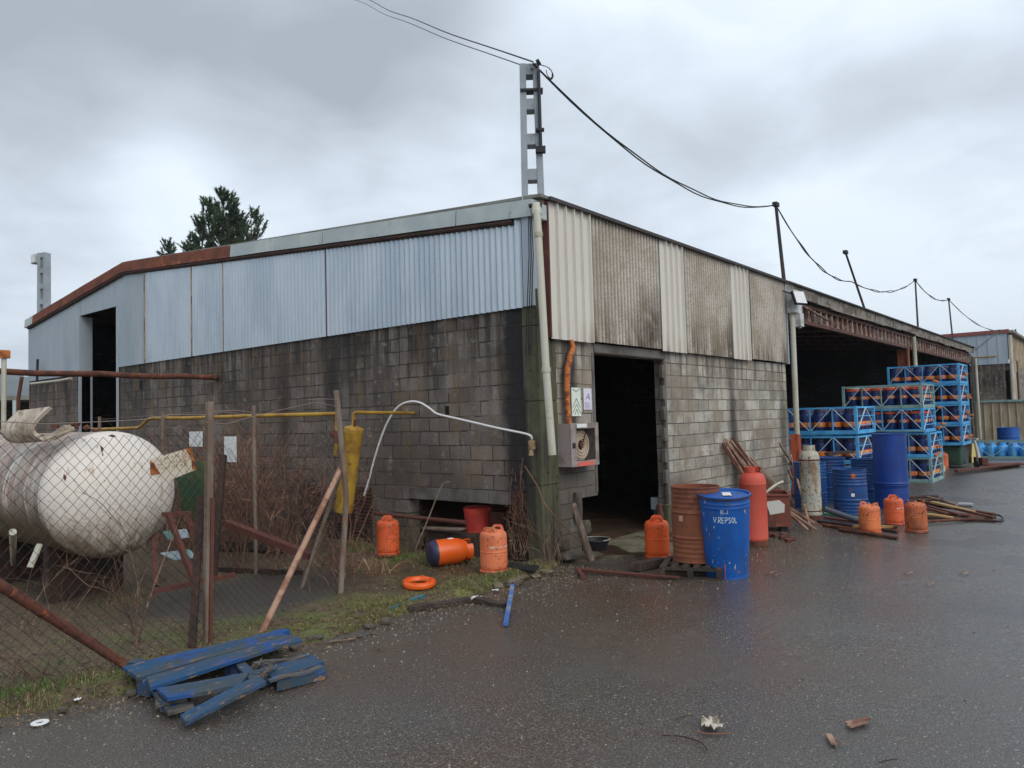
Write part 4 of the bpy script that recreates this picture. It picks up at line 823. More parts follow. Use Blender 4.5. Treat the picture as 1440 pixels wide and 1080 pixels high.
# ---------------- bottle cages ----------------
m_cb=mat('cage_blue',C(74,156,206),rough=.6,rnd=1,layers=[dict(s=3,t=(.42,.62),c=C(58,138,192)),dict(s=9,t=(.60,.68),c=C(120,150,150),a=.7),dict(s=14,t=(.64,.7),c=C(110,74,54),a=.8)])
m_cg=mat('cage_greygreen',C(122,150,148),rough=.65,rnd=1,layers=[dict(s=3,t=(.42,.62),c=C(98,130,128)),dict(s=9,t=(.58,.66),c=C(156,166,156),a=.7),dict(s=14,t=(.62,.7),c=C(110,80,60),a=.8)])
m_cpale=mat('cage_diagonal',C(172,196,210),rough=.6,rnd=1)
m_nb=mat('navy_bottle',C(28,46,98),rough=.35,rnd=1,layers=[dict(s=4,t=(.45,.65),c=C(20,32,66))]); m_ob=mat('orange_band',C(236,112,36),rough=.5,rnd=1,layers=[dict(s=6,t=(.5,.65),c=C(200,84,30))]); m_ob2=mat('red_collar',C(214,84,52),rough=.5,rnd=1); m_lw=mat('logo_white',C(206,206,214),rough=.6); m_lilac=mat('violet_guard',C(50,42,76),rough=.5)
HC=.625
def cage_mesh(wy,dx,nb,paint):
    t=empty('bottle_cage',(0,0,0),'x','cage','stacked steel gas bottle cages')
    b=MB()
    for x in (0,dx):
        b.box((x-.025,-.0,0),(x+.025,wy,.085)); b.box((x-.02,0,HC-.05),(x+.02,wy,HC-.012))
    for y in (0,wy):
        b.box((.025,y-.025,.0),(dx-.025,y+.025,.085)); b.box((.02,y-.02,HC-.05),(dx-.02,y+.02,HC-.012))
    for i in range(1,7): b.box((.02,i*wy/7-.02,.03),(dx-.02,i*wy/7+.02,.06))
    b.build('frame',paint,t)
    b=MB()
    for x in (0,dx):
        for y in (0,wy): b.box((x-.03,y-.03,.0),(x+.03,y+.03,HC-.004))
    b.each('corner_post',paint,t)
    b=MB()
    for i in range(1,nb): b.box((-.018,i*wy/nb-.014,.08),(.012,i*wy/nb+.014,HC-.045))
    b.each('upright',paint,t)
    b=MB()
    for i in range(nb):
        y0,y1=i*wy/nb,(i+1)*wy/nb; z0,z1=(.085,HC-.05) if i%2==0 else (HC-.05,.085)
        b.beam((-.024,y0+.02,z0),(-.024,y1-.02,z1),.02,.014)
    for x0,x1,z0,z1 in ((0,dx/2,.085,HC-.05),(dx/2,dx,HC-.05,.085)): b.beam((x0+.02,-.024,z0),(x1-.02,-.024,z1),.02,.014)
    b.each('diagonal_brace',m_cpale,t)
    b=MB()
    for s_ in (.3,.62): b.box((.05,-.03,HC*s_),(dx-.05,-.012,HC*s_+.02))
    b.each('side_rail',paint,t); return t
def cage_bottle(kind):
    t=empty('light_gas_bottle',(0,0,0),'x','gas bottle','navy and orange gas bottles in the cages')
    r=.142
    MB().lathe([(0,0),(r*.85,0),(r,.03),(r,.36),(r*.94,.405),(r*.7,.43),(0,.435)],18).build('body',m_nb,t,smooth=45)
    if kind==0:
        MB().lathe([(r+.002,.10),(r+.004,.105),(r+.004,.205),(r+.002,.21)],18).build('band',m_ob,t,smooth=45)
        MB().lathe([(r*.72,.41),(r*.9,.42),(r*.8,.51),(r*.62,.51),(r*.72,.41)],12,None,.3,5.5).build('guard',m_lilac,t,smooth=45)
    else:
        MB().lathe([(r+.002,.20),(r+.004,.205),(r+.004,.27),(r+.002,.275)],10,None,math.pi*.9,math.pi*1.6).build('band',m_ob,t,smooth=45)
        MB().lathe([(r*.8,.415),(r*1.02,.42),(r*1.02,.475),(r*.85,.485),(r*.8,.415)],18).build('guard',m_ob2,t,smooth=45)
    return t
def logo(kind,a0,zc,parent):
    b=MB(); rr=.150
    def p(x,z): return (rr*math.cos(a0+x/rr),rr*math.sin(a0+x/rr),zc+z)
    if kind==0: b.tube([p(-.03,-.035),p(-.03,.035),p(.01,.03),p(.015,.005),p(-.02,0),p(.025,-.035)],.007,4)
    else: b.tube([p(.03,.025),p(.0,.04),p(-.03,.02),p(-.034,-.015),p(0,-.04),p(.03,-.02),p(.028,.0),p(.005,0)],.007,4)
    return b.build('logo',m_lw,parent)
bt0=[cage_bottle(0) for _ in range(2)]; bt1=[cage_bottle(1) for _ in range(2)]
logo(0,math.pi*1.12,.155,bt0[1]); logo(0,math.pi*1.3,.155,bt0[0]); logo(1,math.pi*1.15,.235,bt1[0]); logo(0,math.pi*1.2,.235,bt1[1])
first={}
def place(src,loc,rz,label,group):
    o=src if id(src) not in first else copy_tree(src); first[id(src)]=1
    o.location=loc; o.rotation_euler=(0,0,rz); o['label']=label; o['group']=group; return o
cproto={}
def cage(x,y0,wy,z,paint,nb,kind,label,glabel,grp,dx=1.45,rows=6,prob=1.):
    key=(round(wy,2),nb,paint.name)
    if key not in cproto: cproto[key]=cage_mesh(wy,dx,nb,paint); o=cproto[key]
    else: o=copy_tree(cproto[key])
    o.location=(x,y0,z); o['label']=label; o['group']=grp
    n=rows; srcs=bt0 if kind==0 else bt1
    for i in range(n):
        for j in range(2):
            place(random.choice(srcs),(x+.17+j*.28,y0+.17+i*(wy-.34)/(n-1),z+.062),random.uniform(-.35,.35),glabel,glabel)
    for j in range(2,5): place(random.choice(srcs),(x+.17+j*.27,y0+.17,z+.062),random.uniform(-.3,.3)+1.2,glabel,glabel)
Gm='stacked steel gas bottle cages'
for k,(lb,gl) in enumerate((('lowest','navy gas bottle in the lowest cage of the left stack'),('middle','navy gas bottle in the middle cage of the left stack'),('top','navy gas bottle in the top cage of the left stack'))):
    cage(10.1,-1.12,2.0,k*.66+.0,m_cb,4,0,'bright blue bottle cage, %s of the left stack beside the wall end'%lb,gl,Gm)
nm=['lowest','second lowest','second from the top','top']
for k in range(4):
    cage(13.4 if k<2 else 13.42,-1.93 if k<2 else -1.80,1.85,k*.62+.0,m_cg if k in(0,3) else m_cb,4,0 if k<2 else 1,'%s bottle cage of the middle stack, %s'%(nm[k],['behind the tall blue drum','with clutter of bars on top','blue with orange capped bottles','grey green with orange capped bottles'][k]),'navy gas bottle in the %s cage of the middle stack'%nm[k],Gm)
for k in range(4):
    cage(18.6,-1.85,1.95,k*.625+.70,m_cb,4,0,'%s bottle cage of the right stack behind the canopy column'%nm[k],'navy gas bottle in the %s cage of the right stack'%nm[k],Gm)
# clutter of bars and wooden bits on the second middle tier
for i in range(7):
    z=1.265+random.uniform(-.02,.0)+.03; y0=-1.9+random.random()*.2; x=13.36+random.uniform(-.06,.1); 
    tag(MB().beam((x,y0,z),(x+random.uniform(-.1,.2),y0+random.uniform(1.2,1.8),z+random.uniform(-.02,.03)),.03,.02).build('loose_bar',[m_cg,m_dwood,m_bar][i%3],None),'loose bar wedged across the front of the middle cage stack','bar','loose bars on the middle cage stack')
for i in range(6):
    z=.66+.62*(i%4)+random.uniform(-.1,.25); p=Vector((13.5+random.random()*1.2,-1.99,z)); 
    tag(MB().beam(p,p+Vector((random.uniform(.1,.3),-.06,random.uniform(-.05,.1))),.06,.05).build('rusty_hook',m_rustorange,None),'rusty latch sticking out of the open end of the middle stack','latch','latches on the end of the middle stack')
for i in range(7):
    z=.95+.625*(i%4)+random.uniform(-.1,.1); p=Vector((18.8+random.random()*1.,-1.92,z)); 
    tag(MB().beam(p,p+Vector((random.uniform(.1,.3),-.06,random.uniform(-.05,.1))),.05,.05).build('rusty_hook',m_rustorange,None),'rusty latch sticking out of the open end of the right stack','latch','latches on the end of the right stack')
# stand below the right stack
m_dg=mat('dark_green_paint',C(46,70,56),rough=.6,layers=[dict(s=4,t=(.45,.62),c=C(36,54,46))])
sb=empty('green_bin',(18.75,-1.78,0),'dark green steel bin under the right cage stack','bin'); MB().box((0,0,.08),(.9,.85,.66)).build('tub',m_dg,sb,bevel=.04); MB().box((-.02,-.02,.66),(.92,.87,.70)).build('lid',m_dg,sb,bevel=.01)
o=MB().box((18.9,-.9,0),(20.0,.0,.70)).build('support_block',m_lintel,None,bevel=.02); tag(o,'grey concrete block holding up the right cage stack','block')
bh=G(1321,665); o=empty('wheel',(bh.x,bh.y,.13),'round rusty wheel leaning by the far orange bottle','wheel',rot=(rad(75),0,rad(-60))); MB().lathe([(.10,-.03),(.16,-.03),(.17,0),(.16,.03),(.10,.03),(.10,-.03)],24).build('tyre',m_pipew,o,smooth=40); MB().lathe([(0,-.02),(.1,-.02),(.1,.02),(0,.02)],18).build('hub',m_rustdark,o,smooth=40)
# post with boards at the right end of the stack
pz=G(1378,657)
o=empty('pallet_truck',(pz.x,pz.y,0),'worn pallet lifting truck standing right of the cage stack','pallet truck',rz=rad(-60))
MB().tube([(0,0,.1),(-.05,0,.5),(-.12,0,.85)],[.07,.05,.035],10).build('mast',m_pipew,o,smooth=50); MB().tube([(-.1,-.18,.87),(-.1,.2,.87)],.03,8).build('handle_bar',m_pipew,o); b=MB(); b.box((.0,-.30,.05),(1.3,-.12,.10)); b.box((0,.12,.05),(1.3,.30,.10)); b.box((-.05,-.3,.05),(.12,.3,.3)); b.build('fork',m_rustred,o,bevel=.01); b=MB(); b.lathe([(0,-.04),(.09,-.04),(.09,.04),(0,.04)],16,T(-.08,0,.09)@Matrix.Rotation(rad(90),4,'X')); b.build('wheel',m_black,o,smooth=40)
for i in range(4): tag(MB().beam(G(1345,661+i*.6,.02+.03*i),G(1432,655-i*1.2,.03+.03*i),.10,.05).build('steel_beam',[m_rustred,m_rust,m_rustdark,m_rustred][i],None),'long rusty steel section lying flat on the ground beyond the cage stack','beam','steel sections on the ground at the right')
tag(MB().beam(G(1364,650,.0),DP(1366,588,24.),.08,.05).build('wooden_prop',m_bar,None),'brown wooden prop leaning against the end of the right cage stack','prop')
# pale yellow plank
tag(MB().beam(G(1371,651),G(1370,650)+Vector((0,0,.62)),.16,.05).build('yellow_plank',mat('pale_yellow',C(190,176,110),rough=.8),None),'pale yellow plank upright beside the green bin','plank')
# far right: light blue cage, corrugated fence, second shed
m_lbb=mat('light_blue_bottle',C(70,150,214),rough=.4,rnd=1,layers=[dict(s=4,t=(.45,.65),c=C(50,120,190))])
lc_=cage_mesh(3.2,1.3,5,m_cg); lc_.location=(23.8,-4.5,.0); lc_['label']='low grey blue cage of light blue gas bottles at the right edge of the photo'; lc_['group']=Gm
lb0=empty('light_gas_bottle',(0,0,0),'light blue gas bottle in the low cage at the right edge','gas bottle','light blue gas bottles in the right edge cage')
MB().lathe([(0,0),(.13,0),(.145,.03),(.145,.30),(.13,.36),(.07,.40),(0,.41)],18).build('body',m_lbb,lb0,smooth=45); MB().lathe([(.06,.38),(.085,.39),(.08,.47),(.06,.47),(.06,.38)],14).build('guard',m_lbb,lb0,smooth=45)
fst=True
for i in range(9):
    for j in range(3):
        o=lb0 if fst else copy_tree(lb0); fst=False; o.location=(24.0+j*.34,-4.25+i*.34,.062)
drum((25.9,-2.25,0),'dark blue drum standing before the beige corrugated fence',m_blue1,.36,1.05)
m_beige=mat('beige_sheet',C(164,150,128),rough=.8,layers=[dict(s=1.5,t=(.42,.64),c=C(142,128,106),st=(1,1,.4)),dict(s=5,t=(.55,.66),c=C(108,90,72),st=(1,3,.25),a=.8)])
ff=empty('sheet_fence',(36.3,0,0),'beige corrugated sheet fence beyond the warehouse end','fence')
b=MB(); corr(b,-9.,.35,0,2.05,'x',0,.34,.06,trap=True); b.build('sheets',m_beige,ff); MB().box((-.12,-9.,2.05),(.1,.4,2.15)).build('cap_rail',m_cg,ff)
s2=empty('second_shed',(0,0,0),'second shed with red trim, pale cladding and block wall beyond the warehouse','shed')
X2=44.; 
MB().box((X2,-.6,0),(X2+.2,12,4.3)).build('block_wall',m_blockL,s2); 
yb=WX(1418,500,X2).y
MB().box((X2,yb,0),(X2+30,yb+.2,3.9)).build('side_wall',m_beige,s2)
b=MB(); corr(b,yb,12,4.3,6.05,'x',X2-.05,.5,.05,trap=True); b.build('cladding',m_galv2,s2)
MB().box((X2-.15,yb-.1,6.05),(X2+.1,12,6.26)).build('roof_trim',mat('red_trim',C(120,66,60),rough=.7),s2)
b=MB(); corr(b,X2+.1,X2+30,3.9,6.0,'y',yb-.02,.5,.05,trap=True); b.build('side_cladding',m_beige,s2)
b=MB(); b.box((X2-.1,yb-.3,6.06),(X2+30,12,6.2)); b.build('roof',m_flash,s2)
b=MB(); b.tube([(X2-.1,yb-.15,5.9),(X2-.12,yb-.15,1.)],.09,8); b.build('downpipe',m_pipew,s2,smooth=50)
b=MB(); b.tube([(X2-.1,yb+.6,4.75),(X2-.1,6,4.75)],.03,6); b.build('yellow_pipe',m_yel,s2)
b=MB(); b.box((X2+4,yb-.06,0),(X2+8,yb-.03,4.2)); b.build('door',m_flash,s2); b=MB(); b.box((X2+3.4,yb-.08,0),(X2+3.9,yb-.03,4.6)); b.build('door_post',m_trussred,s2)
# ---------------- white tank ----------------
TD=1.34; TR=TD/2
tc_=DP(176,697,7.85); TZ=tc_.z
tk=empty('gas_tank',(tc_.x,tc_.y,0),'large white cylindrical gas tank with dirt streaks and rust spots behind the wire fence','tank')
m_tank=mat('tank_white',C(198,190,180),rough=.5,bump=(3,.006),layers=[
  dict(s=2,t=(.42,.66),c=C(192,184,176),a=.6),
  dict(s=20,t=(.64,.70),c=C(120,92,74),a=.7),dict(s=6,t=(.6,.68),c=C(150,122,98),a=.6,st=(2,2,.3)),
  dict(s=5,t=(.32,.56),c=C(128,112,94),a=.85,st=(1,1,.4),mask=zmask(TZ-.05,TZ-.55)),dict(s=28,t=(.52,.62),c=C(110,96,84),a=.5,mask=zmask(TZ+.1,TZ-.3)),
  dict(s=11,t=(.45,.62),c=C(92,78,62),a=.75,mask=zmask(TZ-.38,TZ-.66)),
  dict(s=1.8,t=(.36,.54),c=C(128,114,102),a=.8,st=(.5,2.2,.5),mask=zmask(.34,.46,1)),
  dict(s=12,t=(.46,.60),c=C(82,72,66),a=.8,st=(.6,1.4,.35),mask=zmask(.38,.5,1)),
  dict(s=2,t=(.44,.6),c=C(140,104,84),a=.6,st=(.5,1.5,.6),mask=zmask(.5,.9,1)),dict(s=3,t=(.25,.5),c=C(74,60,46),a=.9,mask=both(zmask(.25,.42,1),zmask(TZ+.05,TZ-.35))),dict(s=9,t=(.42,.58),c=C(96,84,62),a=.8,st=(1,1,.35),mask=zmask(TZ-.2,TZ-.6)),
  ])
prof=[]
n=18
for i in range(n+1):
    a_=math.pi/2*i/n; prof.append((TR*math.sin(a_),-.40*math.cos(a_)))
prof2=[(r_,z) for r_,z in prof]+[(TR,.05),(TR+.006,.055),(TR+.006,.075),(TR,.08),(TR,1.0),(TR+.006,1.005),(TR+.006,1.03),(TR,1.035),(TR,3.4)]+[(TR*math.cos(math.pi/2*i/8),3.4+.4*math.sin(math.pi/2*i/8)) for i in range(1,9)]
MT=T(0,.35,TZ)@Matrix.Rotation(rad(-90),4,'X')
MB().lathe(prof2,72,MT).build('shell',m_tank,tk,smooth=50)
# rust spots standing off the shell as flakes
b=MB()
def on_tank(px,py):
    # sight line to the tank dome (ellipsoid)
    o_=Vector(CAM); d=Vector(ray(px,py)).normalized(); ctr=Vector((tc_.x,tc_.y+.35,TZ))
    sc3=Vector((1/TR,1/.40,1/TR)); p=Vector([(o_-ctr)[i]*sc3[i] for i in range(3)]); q_=Vector([d[i]*sc3[i] for i in range(3)])
    A=q_.dot(q_);B=2*p.dot(q_);Cc=p.dot(p)-1; disc=B*B-4*A*Cc
    if disc<0: return None
    t=(-B-math.sqrt(disc))/(2*A); return o_+d*t-Vector((tc_.x,tc_.y,0)), (o_+d*t-ctr)
for (pts,) in (([(141,626),(146,631),(144,637),(142,633)],),([(198,615),(204,620),(206,626),(200,622)],),([(90,666),(94,671),(92,677),(89,672)],),([(152,613),(158,615),(164,614),(158,611)],),([(143,635),(146,640),(144,642)],)):
    P=[on_tank(*p) for p in pts]
    if all(P): b.add([p[0]+p[1].normalized()*.003 for p in P],[tuple(range(len(P)))])
b.build('rust_spot',m_rustred,tk)
# hood and fittings on top
hx=lambda px,py,d=7.6: DP(px,py,d)-Vector((tc_.x,tc_.y,0))
def hoodpart():
    # an open curved cover, tipped back: a bent strip with thickness
    path=[(72,573),(61,583),(52,592),(46,602),(51,611),(62,617),(76,617),(88,610)]
    P=[hx(x,y,7.9) for x,y in path]; P=smoothpts(P,4); wv=hx(20,590,8.25)-hx(64,585,7.9); 
    vs=[];fs=[]; m_=len(P)
    for i,p in enumerate(P):
        t=(P[min(i+1,m_-1)]-P[max(i-1,0)]).normalized(); nn=t.cross(wv).normalized()*.018; k=1. if i<m_*.7 else 1-(i/m_-.7)*1.6
        for a__ in (0,1):
            for s_ in (-1,1): vs.append(p+wv*a__*k+nn*s_)
    for i in range(m_-1):
        a_=i*4;c=a_+4
        fs+=[(a_,c,c+2,a_+2),(a_+1,a_+3,c+3,c+1),(a_,a_+1,c+1,c),(a_+2,c+2,c+3,a_+3)]
    fs+=[(0,2,3,1),((m_-1)*4,(m_-1)*4+1,(m_-1)*4+3,(m_-1)*4+2)]
    return MB().add(vs,fs)
m_hood=mat('hood_dirty_white',C(176,164,148),rough=.7,layers=[dict(s=3,t=(.42,.62),c=C(140,124,106)),dict(s=9,t=(.52,.64),c=C(108,90,72),a=.8)])
tag(hoodpart().build('hood',m_hood,tk,smooth=40,fix=True),'dirty curved hood tipped open on top')
b=MB(); b.beam(hx(78,613,7.75),hx(98,600,7.75),.14,.05); b.beam(hx(60,619,7.7),hx(104,603,7.7),.04,.03); b.build('hood_flap',m_hood,tk,bevel=.008)
b=MB(); b.tube([hx(78,602),hx(78,597)],.035,10); b.tube([hx(108,604),hx(108,597)],.02,8); b.tube([hx(101,597),hx(112,596)],.02,8); b.tube([hx(134,606),hx(134,603)],.04,10); b.tube([hx(119,603),hx(124,600)],.025,8); b.each('valve',m_rust,tk,smooth=50)
# name plate
NP=[hx(211,646,7.25),hx(269,629,7.1),hx(277,660,7.1),hx(234,677,7.2),hx(211,668,7.25)]
nvec=(Vector(CAM)-Vector((tc_.x,tc_.y,TZ))).normalized()
m_plate=mat('plate_cream',C(206,190,170),rough=.7,layers=[dict(s=7,t=(.6,.7),c=C(176,130,96))])
pl0=MB().poly(NP,nvec*.012).build('name_plate',m_plate,tk,fix=True); tag(pl0,'cream plate with rusty edges and faded lettering')
def onp(u,v): 
    a_=NP[0].lerp(NP[1],u);c=NP[4].lerp(NP[2],u); return a_.lerp(c,v)+nvec*.016
b=MB(); b.poly([onp(.86,.0),onp(1.,.0),onp(1.,1.),onp(.9,1.),onp(.93,.5)],nvec*.004); b.poly([onp(0,.05),onp(.10,.35),onp(.22,1.0),onp(.0,1.)],nvec*.004); b.each('plate_rust',m_rustorange,pl0,fix=True)
b=MB()
for ln,(v,u0,u1) in enumerate(((.2,.25,.82),(.45,.18,.78),(.7,.25,.8))):
    u=u0
    while u<u1:
        for (du,dv,eu,ev) in random.choice([((0,-.07,0,.07),(0,0,.04,0)),((0,-.07,0,.07),(0,-.07,.04,-.07)),((0,.07,.025,-.07),(.025,-.07,.05,.07)),((0,-.07,0,.07),(.04,-.07,.04,.07)),((0,-.07,.0,.07),(.0,.07,.04,.07))]):
            b.tube([onp(u+du,v+dv),onp(u+eu,v+ev)],.003,4)
        u+=.085
b.build('plate_lettering',mat('faded_letters',C(150,124,104),rough=.9),pl0)
# saddle, stub pipes under the tank
b=MB(); b.box((-.40,.95,-.1),(.40,1.1,TZ-TR+.12)); b.box((-.45,2.6,-.1),(.45,2.8,TZ-TR+.12)); b.each('saddle',m_rustdark,tk,bevel=.02)
o=MB().tube([DP(18,748,6.2),G(19,802)+Vector((0,0,.0))],.028,10).build('white_stub',m_pipew,None,smooth=50); tag(o,'short white post standing under the left side of the tank','post')
o=MB().beam(DP(56,765,6.5),DP(42,798,6.4),.05,.02).build('white_lath',m_pipew,None); tag(o,'dirty white slat leaning below the tank','slat')
# ---------------- fences ----------------
m_fp=mat('fence_post_steel',C(116,104,92),rough=.8,rnd=1,layers=[dict(s=3,t=(.42,.6),c=C(96,80,68),st=(2,2,.6)),dict(s=9,t=(.56,.66),c=C(122,80,58),a=.7)])
m_wire=mat('fence_wire',C(54,48,44),rough=.6,metal=.4)
m_wirel=mat('straining_wire',C(130,116,106),rough=.6,metal=.3)
def fpt(px,py,pz_=0): return G(px,py,pz_)
F=[Vector((-8.9,-.98,0)),G(-20,1018),G(291,905),G(479,835)]
fe=empty('chain_link_fence',F[2],'rusty chain link fence with leaning posts in front of the white tank','fence')
O=Vector(F[2])
def L0(p): return Vector(p)-O
def plane_pt(px,py,base):   # where a sight line crosses the upright plane of the fence through F[2],F[3]
    a_,c=(F[2],F[3]) if base else (F[1],F[2]); d=c-a_; nn=Vector((d.y,-d.x,0)).normalized(); r_=Vector(ray(px,py)); t=(a_-Vector(CAM)).dot(nn)/r_.dot(nn); return Vector(CAM)+r_*t
pp=plane_pt
post=MB().beam(L0(F[2]),L0(pp(295,565,1)),.055,.055).build('post',m_fp,fe,bevel=.004)
tag(MB().beam(L0(F[2])+Vector((.012,-.03,0)),L0(pp(294,700,1))+Vector((.012,-.03,0)),.03,.03).build('post_stripe',m_rustred,fe),'red painted side of the post')
p2t=pp(473,549,1); MB().tube([L0(F[3]),L0(pp(487,700,1)),L0(p2t)],.032,10).build('post',m_fp,fe,smooth=50)
MB().tube([L0(G(367,892)),L0(pp(491,652,1)+Vector((-.05,.05,0)))],.03,10).build('brace',mat('pale_rusty_tube',C(150,118,98),rough=.8,layers=[dict(s=6,t=(.45,.62),c=C(116,80,62))]),fe,smooth=50)
MB().tube([L0(G(424,828)),L0(pp(493,660,1)+Vector((0,.15,0)))],.022,8).build('brace',m_fp,fe,smooth=50)
tag(MB().beam(L0(G(270,912)),L0(pp(303,700,1)+Vector((.0,.25,0))),.06,.05).build('brace',m_rustdark,fe),'dark burnt looking timber brace')
o=MB().tube([G(178,936,.05),DP(110,893,5.6),pp(0,823,0),pp(-60,787,0)],.036,12).build('rusty_tube',m_rust,None,smooth=50); tag(o,'thick rusty tube slanting down from the left edge to the blue pallet','tube')
# chain link
def chain(name,A,B,z0,z1,parent,w=.046,h=.046,r=.0024,top=None,sagf=None,lean=None):
    A=Vector(A);B=Vector(B); Ld=(B-A).length; d=(B-A).normalized(); nn=Vector((d.y,-d.x,0)); b=MB(); nI=int(Ld/w); nj=int((z1-z0)/h)
    for i in range(nI):
        P=[]
        for j in range(nj+1):
            u=(i+((j+i)%2))*w; k=u/Ld; z=z0+j*h; zt=top(k) if top else z1; z=z0+(zt-z0)*j/nj
            off=.05*NZ(u*1.3,z*1.3,1.,3.)+(.004 if (j%2) else -.004)
            p=A+d*(u+.03*NZ(u,z,1.4,7.))+nn*off; p.z=z+.02*NZ(u,z,1.7,11.)
            if lean: p+=lean(k,z)
            if p.z>-0.02: P.append(p-Vector(parent.matrix_world.translation if False else O) if parent is fe else p)
        if len(P)>1: b.tube(P,r,3,cap=False)
    return b.build(name,m_wire,parent)
l3=pp(473,549,1)-F[3]
chain('wire_mesh',F[1]+(F[1]-F[2]).normalized()*1.3,F[2],.02,1.88,fe,top=lambda k:1.86+.05*math.sin(k*7))
chain('wire_mesh',F[2],F[3],.02,1.8,fe,top=lambda k:1.88-.42*math.sin(math.pi*min(1,k*1.15))+.25*k*0,r=.0019,lean=lambda k,z:Vector((l3.x,l3.y,0))*(k*z/2.2))
b=MB()
def wl(pxs,base): b.tube([L0(pp(x,y,base)+Vector((.0,-.02,0))) for x,y in pxs],.0032,5)
wl([(-20,592),(60,596),(120,594),(200,590),(240,583),(290,583)],0); wl([(292,594),(310,596),(322,595),(345,588),(400,575),(440,566),(450,567),(474,572)],1); wl([(295,579),(330,577),(352,580),(362,585)],1); wl([(430,562),(450,561),(474,562)],1)
wl([(292,594),(288,594)],1)
b.each('straining_wire',m_wirel,fe)
# second fence along the wall side
f2=empty('chain_link_fence',(0,0,0),'thin chain link side fence running back from the leaning post towards the wall','fence')
XF=-2.4
pa=WX(357,802,XF); posts=[(357,570,802),(229,578,760),(140,586,740)]
for x,ty,by in posts:
    p=WX(x,ty,XF); MB().tube([(p.x,p.y,0),(p.x,p.y,p.z)],.026,8).build('post',m_fp,f2,smooth=50)
chain('wire_mesh',(XF,WX(140,600,XF).y+3,0),(XF,F[3].y,0),.02,1.8,f2,w=.06,h=.06,r=.0016)
b=MB(); b.tube([WX(140,590,XF),WX(229,583,XF),WX(300,578,XF),WX(357,583,XF)],.003,4); b.tube([WX(229,600,XF),WX(290,604,XF)],.003,4); b.each('straining_wire',m_wirel,f2)
# signs on the rear
for (x0,y0,x1,y1,lb) in ((266,607,284,628,'small white square sign behind the tank plate'),(315,614,332,650,'pale rectangular sign half covered by brambles')):
    a_=WX(x0,y0,XF-.06);c=WX(x1,y1,XF-.06); t=empty('sign',(XF-.06,a_.y,c.z),lb,'sign'); b=MB(); b.box((0,c.y-a_.y,0),(.008,0,a_.z-c.z)); b.build('board',mat('sign_white',C(206,202,200),rough=.7,layers=[dict(s=12,t=(.5,.64),c=C(150,140,130),a=.6)]),t)
# green sheet and rusty racks behind tank
a_=WX(245,648,-2.9);c=WX(290,734,-2.9)
o=MB().poly([(-2.9,a_.y,a_.z),(-2.9,c.y,a_.z-.0),(-2.88,c.y,c.z),(-2.9,a_.y-.2,c.z+.03)],(.02,0,0)).build('green_sheet',mat('green_mesh',C(70,86,50),rough=.8,layers=[dict(s=3,t=(.4,.6),c=C(52,80,60)),dict(s=2,t=(.5,.62),c=C(96,100,46))]),None,fix=True); tag(o,'green plastic sheet standing behind the tank','sheet')
rk=empty('steel_rack',G(255,815),'rusty steel trestle with grey metal trays standing right of the tank','rack'); O2=Vector(rk.location)
def R_(px,py,d): return DP(px,py,d)-O2
b=MB()
for (p,q_) in (((216,742,8.3),(219,824,8.0)),((237,725,8.0),(272,815,7.8)),((262,722,8.2),(297,812,8.2)),((215,832,7.8),(330,808,8.3)),((228,724,8.1),(268,722,8.3))): b.beam(R_(*p),R_(*q_),.05,.05)
b.each('leg_frame',m_rustred,rk)
m_tray=mat('tray_metal',C(128,140,146),rough=.6,layers=[dict(s=4,t=(.5,.62),c=C(70,120,110))])
for (ps) in ([(229,749),(262,745),(266,756),(236,760)],[(225,779),(266,774),(277,784),(246,788)]): MB().poly([R_(x,y,8.1-(y-760)*.004) for x,y in ps],(0,0,.012)).build('tray',m_tray,rk,fix=True)
bm1=MB().beam(DP(318,735,9.2),DP(438,782,8.7),.11,.07).build('steel_beam',m_rustred,None); tag(bm1,'red rusty steel beam slanting through the brambles','beam')
bm2=MB().beam(G(300,800,.05),G(425,805,.05),.05,.05).build('steel_beam',m_rustdark,None); tag(bm2,'thin rusty steel section lying along the back of the enclosure','beam')
bm3=MB().beam(G(305,765,.1),G(400,768,.12),.2,.12).build('timber',m_dwood,None); tag(bm3,'dark timber lying by the wall behind the brambles','timber')
bm4=MB().beam(DP(300,810,8.4),DP(314,640,8.8),.07,.06).build('timber_post',m_rustdark,None); tag(bm4,'dark stake standing just behind the red striped fence post','stake')
# contents of the slit opening
rb0=WX(659,712,.25)
def bucket(x,y,r0,r1,h,label,m_,z=0.):
    t=empty('plastic_tub',(x,y,z),label,'tub','red plastic tubs in the wall opening'); pr=[(0,0)]
    for i in range(41):
        z_=h*i/40; pr.append((r0+(r1-r0)*i/40+(.008*math.sin(z_*95) if z_<h*.45 else 0),z_))
    pr+=[(r1+.012,h),(r1-.01,h),(r0-.02,.03)]; MB().lathe(pr,36).build('tub',m_,t,smooth=40); return t
m_tub=mat('red_plastic',C(186,62,50),rough=.5,layers=[dict(s=4,t=(.45,.62),c=C(160,52,44)),dict(s=8,t=(.55,.66),c=C(90,50,40),mask=zmask(.25,.0))])
pB=WX(672,740,.26); bucket(.26,pB.y,.13,.20,.64,'red plastic tub standing in the low wall opening',m_tub)
pB2=WX(702,740,.5); bucket(.50,pB2.y-.02,.16,.22,.58,'darker red plastic tub behind the first in the wall opening',m_rustred)
o=MB().tube([WX(527,722,-.12),WX(655,735,-.12)],.03,8).build('steel_tube',m_rustred,None,smooth=50); tag(o,'dull red steel tube leaning along the foot of the block wall','tube')
o=MB().tube(smoothpts([WX(585,770,-.35),WX(600,735,-.25),WX(618,690,-.15),WX(625,679,-.12),WX(634,678,-.1)]),.011,6).build('bent_rod',m_fp,None,smooth=50); tag(o,'thin bent rod leaning on the lintel over the wall opening','rod')
